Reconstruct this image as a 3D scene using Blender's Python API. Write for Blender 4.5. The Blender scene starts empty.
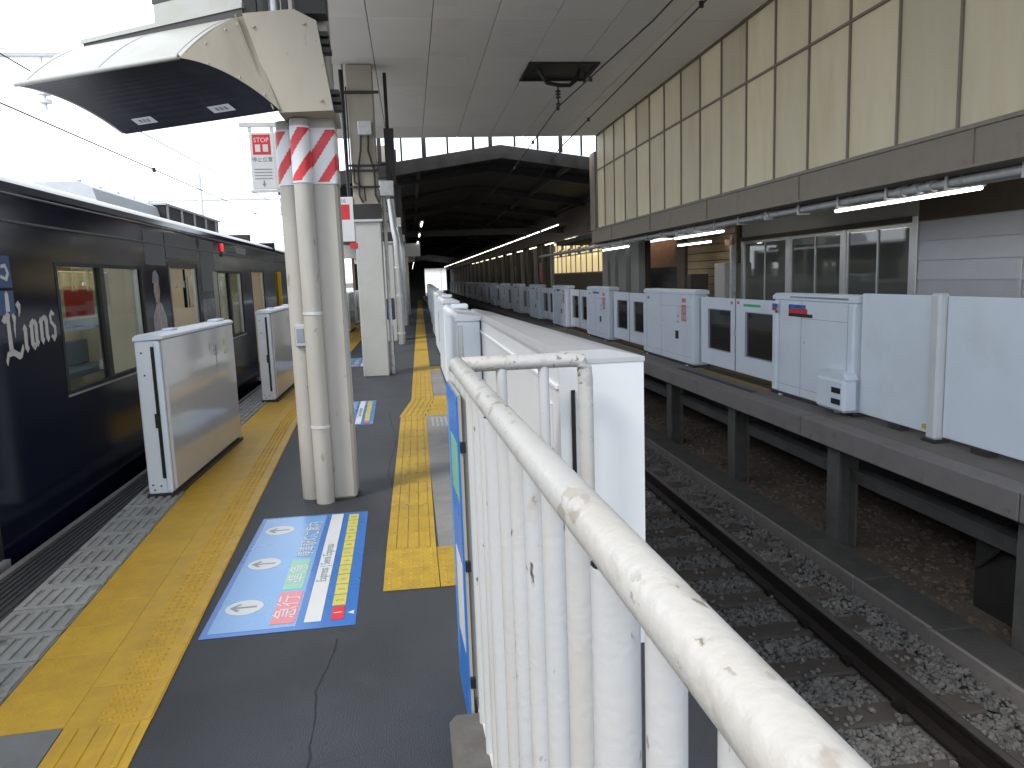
import bpy, math, random
from mathutils import Vector, Matrix
R = math.radians
random.seed(7)
sc = bpy.context.scene
col = sc.collection

# ------------------------------------------------------------------ camera
F_PX, VPX, VPY, ROLL, CAM_H = 760.0, 410.0, 280.0, 2.0, 1.6
yv = Vector(((VPX - 512) / F_PX, (VPY - 384) / F_PX, 1.0)).normalized()     # track direction seen by the lens (x right, y down, z forward)
a_ = Vector((-math.sin(R(ROLL)), -math.cos(R(ROLL)), 0))
uv = (a_ + Vector((0, 0, -a_.dot(yv) / yv.z))).normalized()
xv = yv.cross(uv)
if xv.x < 0: xv = -xv
rows = (xv, yv, uv)                       # world axes in lens coordinates
cr = Vector([r.x for r in rows]); cd = Vector([r.y for r in rows]); cf = Vector([r.z for r in rows])
cam_data = bpy.data.cameras.new('camera')
cam = bpy.data.objects.new('camera', cam_data)
col.objects.link(cam)
m3 = Matrix((cr, -cd, -cf)).transposed()
cam.matrix_world = Matrix.Translation((0, 0, CAM_H)) @ m3.to_4x4()
cam_data.sensor_width = 36.0
cam_data.lens = F_PX * 36.0 / 1024.0
cam_data.clip_start = 0.05
cam_data.clip_end = 4000
sc.camera = cam

# ------------------------------------------------------------------ sky, sun, exposure
SUN_EL, SUN_AZ = 48.0, -125.0              # azimuth from +Y, clockwise: high sun behind thin cloud, from the train side
world = bpy.data.worlds.new('World')
sc.world = world
world.use_nodes = True
nt = world.node_tree
nt.nodes.clear()
n_out = nt.nodes.new('ShaderNodeOutputWorld')
n_bg = nt.nodes.new('ShaderNodeBackground'); n_bg.inputs['Strength'].default_value = 0.10
n_sky = nt.nodes.new('ShaderNodeTexSky'); n_sky.sky_type = 'NISHITA'; n_sky.sun_disc = False
n_sky.sun_elevation = R(SUN_EL); n_sky.sun_rotation = R(SUN_AZ)
n_sky.air_density = 1.0; n_sky.dust_density = 2.5
n_mix = nt.nodes.new('ShaderNodeMix'); n_mix.data_type = 'RGBA'
n_tc = nt.nodes.new('ShaderNodeTexCoord')
n_no = nt.nodes.new('ShaderNodeTexNoise'); n_no.inputs['Scale'].default_value = 2.2; n_no.inputs['Detail'].default_value = 5
n_mr = nt.nodes.new('ShaderNodeMapRange')
n_mr.inputs['From Min'].default_value = 0.3; n_mr.inputs['From Max'].default_value = 0.7
n_mr.inputs['To Min'].default_value = 0.78; n_mr.inputs['To Max'].default_value = 0.97
nt.links.new(n_tc.outputs['Generated'], n_no.inputs['Vector'])
nt.links.new(n_no.outputs['Fac'], n_mr.inputs['Value'])
nt.links.new(n_mr.outputs['Result'], n_mix.inputs['Factor'])
nt.links.new(n_sky.outputs['Color'], n_mix.inputs['A'])
n_mix.inputs['B'].default_value = (9.3, 10.0, 10.9, 1)     # bright thin overcast
nt.links.new(n_mix.outputs['Result'], n_bg.inputs['Color'])
nt.links.new(n_bg.outputs['Background'], n_out.inputs['Surface'])

sd = bpy.data.lights.new('sun', 'SUN'); sd.energy = 1.3; sd.angle = R(14); sd.color = (1.0, 0.95, 0.88)
so = bpy.data.objects.new('sun', sd); col.objects.link(so)
az = R(SUN_AZ); el = R(SUN_EL)
so.rotation_euler = Vector((math.sin(az) * math.cos(el), math.cos(az) * math.cos(el), math.sin(el))).to_track_quat('Z', 'Y').to_euler()
so.location = (-20, -20, 30)
sc.view_settings.view_transform = 'Standard'
sc.view_settings.look = 'None'
sc.view_settings.exposure = 1.3
sc.view_settings.gamma = 1.0
sc.cycles.max_bounces = 8
sc.cycles.diffuse_bounces = 4
sc.cycles.transparent_max_bounces = 16

# ------------------------------------------------------------------ materials
MATS = {}
def mat(name, c, rough=.6, metal=0., var=.12, vs=4., bump=0., bs=80., dirt=None, coat=0., emit=None, spec=.5, stretch=None, rvar=.1, orand=0.):
    """procedural paint / stone / metal: base colour with mottling, fine grain bump, optional dirt = (colour, scale, threshold, amount)"""
    if name in MATS: return MATS[name]
    m = bpy.data.materials.new(name); m.use_nodes = True; MATS[name] = m
    t = m.node_tree; b = t.nodes['Principled BSDF']; L = t.links.new
    tc = t.nodes.new('ShaderNodeTexCoord'); oi = t.nodes.new('ShaderNodeObjectInfo')
    add = t.nodes.new('ShaderNodeVectorMath'); add.operation = 'ADD'
    mul = t.nodes.new('ShaderNodeMath'); mul.operation = 'MULTIPLY'; mul.inputs[1].default_value = 37.0
    L(oi.outputs['Random'], mul.inputs[0]); L(tc.outputs['Object'], add.inputs[0]); L(mul.outputs[0], add.inputs[1])
    src = add.outputs[0]
    if stretch:
        mp = t.nodes.new('ShaderNodeMapping'); mp.inputs['Scale'].default_value = stretch
        L(src, mp.inputs['Vector']); src2 = mp.outputs[0]
    else: src2 = src
    n1 = t.nodes.new('ShaderNodeTexNoise'); n1.inputs['Scale'].default_value = vs; n1.inputs['Detail'].default_value = 6; n1.inputs['Roughness'].default_value = .65
    L(src2, n1.inputs['Vector'])
    r1 = t.nodes.new('ShaderNodeMapRange'); r1.inputs['From Min'].default_value = .3; r1.inputs['From Max'].default_value = .7
    L(n1.outputs['Fac'], r1.inputs['Value'])
    mx = t.nodes.new('ShaderNodeMix'); mx.data_type = 'RGBA'
    mx.inputs['A'].default_value = (*[x * (1 - var) for x in c], 1); mx.inputs['B'].default_value = (*[min(1, x * (1 + var)) for x in c], 1)
    L(r1.outputs[0], mx.inputs['Factor'])
    out = mx.outputs['Result']
    for dl_ in ([] if not dirt else dirt if isinstance(dirt, list) else [dirt]):
        dc, dsc, th, am = dl_[:4]; dw_ = dl_[4] if len(dl_) > 4 else .05
        n2 = t.nodes.new('ShaderNodeTexNoise'); n2.inputs['Scale'].default_value = dsc; n2.inputs['Detail'].default_value = 4
        L(src2, n2.inputs['Vector'])
        r2 = t.nodes.new('ShaderNodeMapRange'); r2.inputs['From Min'].default_value = th; r2.inputs['From Max'].default_value = th + dw_; r2.inputs['To Max'].default_value = am
        L(n2.outputs['Fac'], r2.inputs['Value'])
        fac = r2.outputs[0]
        if len(dl_) > 5:          # flakes gather in some places only
            n4 = t.nodes.new('ShaderNodeTexNoise'); n4.inputs['Scale'].default_value = dl_[5]; n4.inputs['Detail'].default_value = 2
            L(src, n4.inputs['Vector'])
            r4 = t.nodes.new('ShaderNodeMapRange'); r4.inputs['From Min'].default_value = .46; r4.inputs['From Max'].default_value = .60
            L(n4.outputs['Fac'], r4.inputs['Value'])
            mm = t.nodes.new('ShaderNodeMath'); mm.operation = 'MULTIPLY'; L(fac, mm.inputs[0]); L(r4.outputs[0], mm.inputs[1]); fac = mm.outputs[0]
        m2 = t.nodes.new('ShaderNodeMix'); m2.data_type = 'RGBA'; m2.inputs['B'].default_value = (*dc, 1)
        L(out, m2.inputs['A']); L(fac, m2.inputs['Factor']); out = m2.outputs['Result']
    if orand:
        hs = t.nodes.new('ShaderNodeHueSaturation'); om = t.nodes.new('ShaderNodeMapRange')
        om.inputs['To Min'].default_value = 1 - orand; om.inputs['To Max'].default_value = 1 + orand
        L(oi.outputs['Random'], om.inputs['Value']); L(om.outputs[0], hs.inputs['Value']); L(out, hs.inputs['Color']); out = hs.outputs['Color']
    L(out, b.inputs['Base Color'])
    rr = t.nodes.new('ShaderNodeMapRange'); rr.inputs['To Min'].default_value = max(0.02, rough - rvar); rr.inputs['To Max'].default_value = min(1, rough + rvar)
    L(n1.outputs['Fac'], rr.inputs['Value']); L(rr.outputs[0], b.inputs['Roughness'])
    b.inputs['Metallic'].default_value = metal
    b.inputs['Specular IOR Level'].default_value = spec
    if coat: b.inputs['Coat Weight'].default_value = coat; b.inputs['Coat Roughness'].default_value = .06
    if bump:
        n3 = t.nodes.new('ShaderNodeTexNoise'); n3.inputs['Scale'].default_value = bs; n3.inputs['Detail'].default_value = 3
        L(src, n3.inputs['Vector'])
        bp = t.nodes.new('ShaderNodeBump'); bp.inputs['Strength'].default_value = bump; bp.inputs['Distance'].default_value = .01
        L(n3.outputs['Fac'], bp.inputs['Height']); L(bp.outputs[0], b.inputs['Normal'])
    if emit:
        b.inputs['Emission Color'].default_value = (*emit[0], 1); b.inputs['Emission Strength'].default_value = emit[1]
    return m
def glass(name, tint, refl=.12, body=None, rmax=.75, tshare=.5, glow=None):
    """a thin pane: see-through with a tint, with a mirror share that grows at grazing angles; body = (colour, share) for frosted panes"""
    m = bpy.data.materials.new(name); m.use_nodes = True; MATS[name] = m
    t = m.node_tree; L = t.links.new; t.nodes.remove(t.nodes['Principled BSDF'])
    o = t.nodes['Material Output']
    tr = t.nodes.new('ShaderNodeBsdfTransparent'); tr.inputs['Color'].default_value = (*tint, 1)
    gl = t.nodes.new('ShaderNodeBsdfGlossy'); gl.inputs['Roughness'].default_value = .03
    lw = t.nodes.new('ShaderNodeLayerWeight'); lw.inputs['Blend'].default_value = .25
    mp = t.nodes.new('ShaderNodeMapRange'); mp.inputs['To Min'].default_value = refl; mp.inputs['To Max'].default_value = rmax
    L(lw.outputs['Fresnel'], mp.inputs['Value'])
    base = tr.outputs[0]
    if body:
        df = t.nodes.new('ShaderNodeBsdfDiffuse'); df.inputs['Color'].default_value = (*body[0], 1)
        tl = t.nodes.new('ShaderNodeBsdfTranslucent'); tl.inputs['Color'].default_value = (*body[0], 1)
        mb = t.nodes.new('ShaderNodeMixShader'); mb.inputs[0].default_value = tshare
        L(df.outputs[0], mb.inputs[1]); L(tl.outputs[0], mb.inputs[2])
        mm = t.nodes.new('ShaderNodeMixShader'); mm.inputs[0].default_value = body[1]
        L(base, mm.inputs[1]); L(mb.outputs[0], mm.inputs[2]); base = mm.outputs[0]
    ms = t.nodes.new('ShaderNodeMixShader')
    if glow:
        em = t.nodes.new('ShaderNodeEmission'); em.inputs['Color'].default_value = (*glow[0], 1); em.inputs['Strength'].default_value = glow[1]
        ad = t.nodes.new('ShaderNodeAddShader'); L(base, ad.inputs[0]); L(em.outputs[0], ad.inputs[1]); base = ad.outputs[0]
    L(mp.outputs[0], ms.inputs[0]); L(base, ms.inputs[1]); L(gl.outputs[0], ms.inputs[2]); L(ms.outputs[0], o.inputs['Surface'])
    return m

asphalt = mat('asphalt', (.030, .034, .041), .62, var=.16, vs=1.3, bump=.5, bs=160, dirt=[((.017, .020, .025), 1.7, .53, .5, .12), ((.040, .044, .050), 5., .58, .4, .1), ((.010, .011, .013), 20, .70, .7, .03)], rvar=.12)
soil = mat('soil', (.10, .077, .06), .95, var=.35, vs=3, bump=1., bs=40)
conc = mat('concrete', (.088, .085, .08), .85, var=.2, vs=5, bump=.35, bs=70, dirt=((.07, .065, .058), 4, .55, .5))
concd = mat('dark_concrete', (.06, .058, .056), .85, var=.22, vs=4, bump=.4, bs=60, dirt=((.045, .04, .035), 5, .56, .5))
edgem = mat('platform_edge_stone', (.175, .162, .158), .8, var=.10, vs=3, bump=.3, bs=90, dirt=[((.115, .096, .088), 2, .56, .5, .15), ((.09, .075, .065), 9, .62, .5, .1)])
ground_m = mat('trackbed', (.07, .062, .056), .95, var=.3, vs=2, bump=1., bs=30)
yel = mat('tactile_yellow', (.51, .30, .013), .5, orand=0.05, var=.13, vs=9, bump=.15, bs=200, dirt=((.45, .255, .012), 6, .58, .3))
ytint = mat('guide_yellow', (.36, .235, .022), .55, orand=0.05, var=.14, vs=9, bump=.15, bs=200, dirt=((.24, .155, .022), 7, .56, .4))
greytile = mat('grey_tile', (.17, .172, .172), .75, orand=0.12, var=.14, vs=6, bump=.25, bs=120)
grate = mat('grating_stone', (.27, .275, .265), .7, orand=0.12, var=.15, vs=8, bump=.25, bs=120, dirt=((.1, .1, .095), 9, .6, .5))
rubber = mat('dark_rubber', (.028, .030, .034), .7, var=.2, vs=9)
black = mat('black_plastic', (.012, .012, .014), .45, var=.1)
white = mat('door_white', (.67, .735, .82), .38, var=.03, vs=1.5, rvar=.04, dirt=[((.50, .54, .58), 1.6, .56, .45, .25), ((.36, .37, .38), 22, .70, .35, .06)])
whitem = mat('door_white_worn', (.68, .71, .75), .42, var=.04, vs=3, rvar=.03, dirt=((.35, .35, .34), 34, .72, .4))
rail_white = mat('chipped_white_paint', (.45, .46, .468), .42, var=.05, vs=5, bump=.12, bs=60, dirt=[((.42, .375, .32), 4, .45, .5, .25), ((.33, .26, .18), 9, .66, .6, .1), ((.07, .055, .04), 36, .675, .95)], stretch=(1, 1, .45))
rail_top = mat('worn_white_paint', (.43, .43, .42), .40, var=.06, vs=4, bump=.2, bs=50, dirt=[((.42, .37, .305), 3, .45, .6, .25), ((.27, .235, .185), 26, .57, .75, .05, 5.), ((.13, .10, .07), 60, .62, .8, .03, 3.)], stretch=(1, .4, 1))
colw = mat('column_paint', (.385, .37, .34), .5, var=.08, vs=3, dirt=[((.30, .28, .25), 4, .52, .5, .2), ((.20, .17, .14), 14, .66, .7)], stretch=(1, 1, .4))
colg = mat('grey_column_paint', (.43, .44, .43), .5, var=.06, vs=3, dirt=((.3, .3, .29), 10, .68, .5))
beige = mat('beige_paint', (.345, .315, .26), .55, var=.05, vs=2, dirt=[((.27, .24, .19), 2.5, .53, .5, .2), ((.18, .14, .09), 20, .70, .6)], stretch=(1.6, 1.6, .6))
ivory = mat('hood_white', (.32, .33, .31), .4, var=.05, vs=3, dirt=((.29, .30, .25), 5, .60, .5))
navy = mat('train_navy', (.0036, .0054, .018), .13, var=.12, vs=1.5, spec=.13, rvar=.03)
navyroof = mat('train_roof', (.06, .064, .07), .45, var=.15, vs=3)
roofgrey = mat('aircon_grey', (.42, .44, .47), .6, var=.08)
alu = mat('aluminium', (.50, .51, .51), .38, metal=.6, var=.08, vs=5)
steel = mat('galvanised_steel', (.55, .56, .56), .5, metal=.15, var=.15, vs=10, dirt=((.25, .24, .22), 9, .62, .5))
dsteel = mat('dark_steel', (.024, .0225, .022), .6, var=.25, vs=5)
bsteel = mat('brown_steel', (.23, .195, .155), .6, var=.10, vs=3, dirt=((.15, .12, .09), 3, .60, .4))
railst = mat('rail_steel', (.016, .013, .012), .5, metal=.3, var=.25, vs=10)
railtop_m = mat('rail_head', (.14, .13, .125), .32, metal=.7, var=.15, vs=8)
sleeper_m = mat('sleeper_concrete', (.052, .045, .040), .9, orand=0.12, var=.22, vs=6, bump=.4, bs=60, dirt=((.06, .05, .045), 5, .55, .6))
sleeper_end = mat('sleeper_pad', (.2, .195, .19), .85, var=.2, vs=8, bump=.3)
stone = mat('ballast_stone', (.105, .102, .10), .9, var=.55, vs=9, bump=.3, bs=120)
rubble_m = mat('rubble_brown', (.125, .095, .072), .95, var=.5, vs=10, bump=.4, bs=90)
ceilp = mat('ceiling_panel', (.80, .775, .74), .55, orand=0.035, var=.03, vs=1.2, dirt=((.66, .64, .61), 1.6, .62, .3))
ceilj = mat('ceiling_joint', (.16, .15, .15), .8)
def translucent_panel():
    m = mat('fibreglass_panel', (.66, .61, .485), .5, var=.04, vs=1.8, dirt=[((.57, .49, .34), 1.3, .52, .45, .2), ((.46, .38, .25), 3.2, .62, .25, .15)], stretch=(1, 2.4, .45), orand=.09)
    t = m.node_tree; b = t.nodes['Principled BSDF']; o = t.nodes['Material Output']
    tl = t.nodes.new('ShaderNodeBsdfTranslucent')
    src = b.inputs['Base Color'].links[0].from_socket
    t.links.new(src, tl.inputs['Color'])
    ms = t.nodes.new('ShaderNodeMixShader'); ms.inputs[0].default_value = .42
    t.links.new(b.outputs[0], ms.inputs[1]); t.links.new(tl.outputs[0], ms.inputs[2]); t.links.new(ms.outputs[0], o.inputs['Surface'])
    return m
fibre = translucent_panel()
siding = mat('grey_siding', (.44, .45, .48), .55, orand=0.12, var=.06, vs=2)
woodb = mat('brown_wood', (.30, .13, .06), .6, var=.25, vs=5, stretch=(1, .2, 4))
woody = mat('tan_wood', (.46, .33, .18), .6, var=.22, vs=4, stretch=(1, .3, 5))
brownwall = mat('brown_wall', (.075, .058, .042), .7, var=.15, vs=2)
greywall = mat('pale_grey_wall', (.40, .39, .37), .7, var=.08, vs=2)
red = mat('sign_red', (.55, .025, .035), .45, var=.04)
redf = mat('faded_red', (.50, .17, .18), .5, var=.08)
blue = mat('sticker_blue', (.024, .13, .42), .28, var=.06, vs=2, rvar=.08)
blue2 = mat('sign_blue', (.02, .16, .55), .3, var=.05)
lblue = mat('pale_blue_print', (.13, .30, .58), .28, var=.06, vs=2, rvar=.08)
green = mat('print_green', (.19, .46, .32), .3, var=.05)
pink = mat('print_red', (.62, .16, .19), .3, var=.05)
pwhite = mat('print_white', (.56, .58, .60), .4, var=.04)
pyel = mat('print_yellow', (.50, .46, .08), .4, var=.06)
pblack = mat('print_black', (.02, .02, .025), .5)
pgrey = mat('print_grey', (.22, .25, .29), .5)
signw = mat('sign_white', (.60, .62, .64), .4, var=.03)
yboard = mat('yellow_board', (.75, .46, .02), .45, var=.05)
intw = mat('train_interior', (.62, .58, .50), .6, var=.05)
seatm = mat('seat_fabric', (.05, .10, .20), .9, var=.2)
floorm = mat('train_floor', (.16, .15, .14), .6, var=.1)
lamp = mat('lit_tube', (.9, .9, .85), .4, emit=((1.0, .96, .86), 6.))
lampw = mat('warm_lit_tube', (.9, .85, .7), .4, emit=((1.0, .86, .6), 4.))
tfill_lamp = mat('carriage_fill_lamp', (.9, .9, .85), .4, emit=((1.0, .90, .72), 2.2))  # unseen glowing strips added to brighten the carriage interior
redl = mat('red_lamp', (.6, .02, .04), .25, emit=((1, .05, .08), .25))
pane_t = glass('train_glass', (.74, .77, .72), .05, rmax=.30)
pane_d = glass('door_glass', (.55, .58, .56), .08, body=((.20, .19, .17), .22))
pane_f = glass('office_glass', (.30, .33, .31), .10, body=((.26, .28, .25), .55))
pane_y = glass('yellow_glow_frosted_glass', (.9, .82, .6), .03, body=((.95, .86, .60), .9), tshare=.92, glow=((1., .80, .45), .16))  # faint warm emission added to brighten the frosted panes

# ------------------------------------------------------------------ mesh helpers
class M:
    def __init__(s): s.v = []; s.f = []; s.marks = []
    def mark(s): s.marks.append((len(s.v), len(s.f)))
    def quad(s, *p):
        n = len(s.v); s.v += [tuple(q) for q in p]; s.f.append(tuple(range(n, n + len(p)))); return s
    def box(s, x0, x1, y0, y1, z0, z1):
        s.mark()
        n = len(s.v)
        s.v += [(x0,y0,z0),(x1,y0,z0),(x1,y1,z0),(x0,y1,z0),(x0,y0,z1),(x1,y0,z1),(x1,y1,z1),(x0,y1,z1)]
        s.f += [tuple(n + i for i in q) for q in ((0,3,2,1),(4,5,6,7),(0,1,5,4),(1,2,6,5),(2,3,7,6),(3,0,4,7))]
        return s
    def cbox(s, x0, x1, y0, y1, z0, z1, c=.006):
        s.mark()
        lo = (x0, y0, z0); hi = (x1, y1, z1); n = len(s.v); ix = {}
        cen = Vector(((x0+x1)/2, (y0+y1)/2, (z0+z1)/2))
        for sx in (0, 1):
            for sy in (0, 1):
                for sz in (0, 1):
                    sg = (sx, sy, sz)
                    for a in range(3):
                        p = [(hi[k] - (0 if k == a else c)) if sg[k] else (lo[k] + (0 if k == a else c)) for k in range(3)]
                        ix[(sg, a)] = len(s.v); s.v.append(tuple(p))
        def face(l):
            p = [Vector(s.v[i]) for i in l]
            nr = (p[1] - p[0]).cross(p[2] - p[0])
            if nr.dot(sum(p, Vector()) / len(p) - cen) < 0: l = l[::-1]
            s.f.append(tuple(l))
        for a in range(3):
            b, d = (a + 1) % 3, (a + 2) % 3
            for sa in (0, 1):
                l = []
                for sb, sd in ((0,0),(1,0),(1,1),(0,1)):
                    sg = [0,0,0]; sg[a] = sa; sg[b] = sb; sg[d] = sd; l.append(ix[(tuple(sg), a)])
                face(l)
            for sb in (0, 1):
                for sd in (0, 1):
                    l = []
                    for sa, ax in ((0, b), (1, b), (1, d), (0, d)):
                        sg = [0,0,0]; sg[a] = sa; sg[b] = sb; sg[d] = sd; l.append(ix[(tuple(sg), ax)])
                    face(l)
        for sg in [(i, j, k) for i in (0,1) for j in (0,1) for k in (0,1)]:
            face([ix[(sg, a)] for a in range(3)])
        return s
    def obox(s, o, ax, ay, az):
        """box from corner o along three edge vectors"""
        s.mark()
        o, ax, ay, az = map(Vector, (o, ax, ay, az)); n = len(s.v)
        if ax.cross(ay).dot(az) < 0: ax, ay = ay, ax
        s.v += [tuple(p) for p in (o, o+ax, o+ax+ay, o+ay, o+az, o+ax+az, o+ax+ay+az, o+ay+az)]
        s.f += [tuple(n + i for i in q) for q in ((0,3,2,1),(4,5,6,7),(0,1,5,4),(1,2,6,5),(2,3,7,6),(3,0,4,7))]
        return s
    def tube(s, pts, r, n=12, cap=True, r2=None):
        s.mark()
        pts = [Vector(p) for p in pts]; rings = []
        for i, p in enumerate(pts):
            d = ((pts[i+1] - p) if i == 0 else (p - pts[i-1]) if i == len(pts)-1 else ((pts[i+1]-p).normalized() + (p-pts[i-1]).normalized())).normalized()
            up = Vector((0,0,1)) if abs(d.z) < .9 else Vector((0,1,0))
            a = d.cross(up).normalized(); b = a.cross(d)
            rr = r if r2 is None else r + (r2 - r) * i / (len(pts) - 1)
            k0 = len(s.v); rings.append(k0)
            for k in range(n):
                t = 2 * math.pi * k / n
                s.v.append(tuple(p + a * rr * math.cos(t) - b * rr * math.sin(t)))
        for i in range(len(rings) - 1):
            for k in range(n):
                s.f.append((rings[i]+k, rings[i+1]+k, rings[i+1]+(k+1) % n, rings[i]+(k+1) % n))
        if cap:
            s.f.append(tuple(rings[0] + k for k in range(n))); s.f.append(tuple(rings[-1] + k for k in range(n-1, -1, -1)))
        return s
    def prism(s, poly, axis, a0, a1):
        """extrude a 2-D polygon along an axis: 'x' takes (y,z), 'y' takes (x,z), 'z' takes (x,y)"""
        s.mark()
        f = {'x': lambda p, a: (a, p[0], p[1]), 'y': lambda p, a: (p[0], a, p[1]), 'z': lambda p, a: (p[0], p[1], a)}[axis]
        ar = sum(poly[i][0]*poly[(i+1) % len(poly)][1] - poly[(i+1) % len(poly)][0]*poly[i][1] for i in range(len(poly)))
        if (ar < 0) != (axis == 'y'): poly = poly[::-1]
        n = len(s.v); k = len(poly)
        s.v += [f(p, a0) for p in poly] + [f(p, a1) for p in poly]
        s.f += [tuple(n + i for i in range(k-1, -1, -1)), tuple(n + k + i for i in range(k))]
        s.f += [(n+i, n+(i+1) % k, n+k+(i+1) % k, n+k+i) for i in range(k)]
        return s
    def hbox(s, o, ex, ey, ez): return s.obox(o, ex, ey, ez)
    def build(s, name):
        me = bpy.data.meshes.new(name); me.from_pydata(s.v, [], s.f); return me
def obj(name, m, material, parent=None, smooth=False, loc=None, kind=None, label=None):
    me = m.build(name) if isinstance(m, M) else m
    if material is not None and not me.materials: me.materials.append(material)
    if smooth:
        me.shade_smooth(); me.set_sharp_from_angle(angle=R(38))
    o = bpy.data.objects.new(name, me); col.objects.link(o)
    if parent: o.parent = parent
    if loc is not None: o.location = loc
    if kind: o['kind'] = kind
    if label: o['label'] = label
    return o
def objs(name, m, material, parent=None, smooth=False):
    """each shape of the builder becomes a part of its own"""
    mk = m.marks + [(len(m.v), len(m.f))]
    for (a, fa), (b, fb) in zip(mk, mk[1:]):
        q = M(); q.v = m.v[a:b]; q.f = [tuple(i - a for i in f) for f in m.f[fa:fb]]
        obj(name, q, material, parent, smooth)
def tag(o, label, cat, group=None):
    o['label'] = label; o['category'] = cat
    if group: o['group'] = group
    return o
def thing(name, label, cat, loc=(0,0,0), rz=0., group=None):
    o = bpy.data.objects.new(name, None); col.objects.link(o); o.location = loc; o.rotation_euler = (0, 0, rz)
    o.empty_display_size = .1
    return tag(o, label, cat, group)
def setting(name, loc=(0,0,0)):
    o = bpy.data.objects.new(name, None); col.objects.link(o); o.location = loc; o['kind'] = 'structure'; o.empty_display_size = .1
    return o
def kids(o): return [c for c in ALLKIDS.get(o.name, [])]
def copy_tree(o, loc, label=None, rz=None):
    def rec(x, parent):
        c = x.copy(); col.objects.link(c)
        if parent: c.parent = parent
        for ch in list(x.children): rec(ch, c)
        return c
    c = rec(o, None); c.location = loc
    if rz is not None: c.rotation_euler = (0, 0, rz)
    if label: c['label'] = label
    return c
ORD = ['first','second','third','fourth','fifth','sixth','seventh','eighth','ninth','tenth','eleventh','twelfth','thirteenth','fourteenth','fifteenth','sixteenth','seventeenth','eighteenth','nineteenth','twentieth','twenty-first','twenty-second','twenty-third','twenty-fourth']
def text(name, body, size, o, ex, ey, material, parent=None, align='LEFT', sx=1., thick=.0006):
    """flat lettering as a mesh: origin o, reading direction ex, upward direction ey"""
    cu = bpy.data.curves.new(name, 'FONT'); cu.body = body; cu.size = size; cu.align_x = align; cu.align_y = 'BOTTOM_BASELINE'
    cu.extrude = thick; cu.resolution_u = 3
    tmp = bpy.data.objects.new(name, cu); col.objects.link(tmp)
    dg = bpy.context.evaluated_depsgraph_get()
    me = bpy.data.meshes.new_from_object(tmp.evaluated_get(dg))
    bpy.data.objects.remove(tmp)
    ex = Vector(ex).normalized(); ey = Vector(ey).normalized(); ez = ex.cross(ey)
    mt = Matrix((ex * sx, ey, ez)).transposed().to_4x4(); mt.translation = Vector(o)
    me.transform(mt); me.materials.clear(); me.materials.append(material)
    ob = bpy.data.objects.new(name, me); col.objects.link(ob)
    if parent: ob.parent = parent
    return ob

# ------------------------------------------------------------------ ground
g = M().quad((-1500,-300,-1.36),(1500,-300,-1.36),(1500,2500,-1.36),(-1500,2500,-1.36))
obj('ground', g, ground_m, kind='structure')

bounce_yard = M().quad((-60,-60,-1.352),(-5.6,-60,-1.352),(-5.6,400,-1.352),(-60,400,-1.352))
obj('bounce_yard', bounce_yard, mat('pale_bounce_gravel', (.40, .39, .37), .95, var=.2, vs=3, bump=1., bs=30), kind='structure')  # pale ground added to brighten what shows through the train windows
# ------------------------------------------------------------------ island platform (asphalt slab on a concrete wall)
LE = -2.10          # slab edge on the train side, the rubber edge and gratings come on top
m = M().prism([(-2.33,-3),(1.02,-3),(1.02,75),(-3.2,75),(-2.40,9)], 'z', -.26, 0)
plat = obj('platform', m, asphalt, kind='structure')
cm_ = mat('crack_fill', (.012, .013, .015), .8)
def crack(pts, w):
    m = M(); rnd = random.Random(len(pts) + int(w*1e4)); fine = []
    for (x0, y0), (x1, y1) in zip(pts, pts[1:]):
        n = max(2, int(math.dist((x0, y0), (x1, y1)) / .06))
        fine += [(x0 + (x1-x0)*i/n + rnd.uniform(-.007, .007), y0 + (y1-y0)*i/n) for i in range(n)]
    for (x0, y0), (x1, y1) in zip(fine, fine[1:]):
        q = w * rnd.uniform(.5, 1.3); m.quad((x0-q, y0, .0012), (x0+q, y0, .0012), (x1+q, y1, .0012), (x1-q, y1, .0012))
    obj('crack', m, cm_, plat)
crack([(-.42, 2.4), (-.45, 2.9), (-.40, 3.4)], .004)
crack([(-.16, 5.2), (-.27, 6.4), (-.22, 7.6), (-.35, 9.4)], .003)
crack([(-.75, 1.9), (-.60, 2.35), (-.42, 2.4), (-.1, 2.5)], .0025)
m = M().prism([(-1.9,-3),(.72,-3),(.72,75),(-2.6,75)], 'z', -1.37, -.262)
obj('platform_wall', m, concd, kind='structure')
# pale edge line and black ribbed edge strip by the train
ed = setting('platform_edge')
m = M().prism([(-2.375,-3),(-2.332,-3),(-2.392,9),(-2.60,25),(-2.64,25),(-2.435,9)], 'z', -.10, .012)
obj('edge_trim', m, edgem, ed)
m = M()
for k in range(6):
    x = -2.325 + k * .036
    m.prism([(x,-3),(x+.022,-3),(x+.022-.05,9),(x-.05,9)], 'z', .001, .012)
obj('ribbed_strip', m, rubber, ed)
m = M().prism([(-2.327,-3),(-2.095,-3),(-2.13,9),(-2.377,9)], 'z', -.01, .004)
obj('strip_base', m, rubber, ed)

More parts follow.
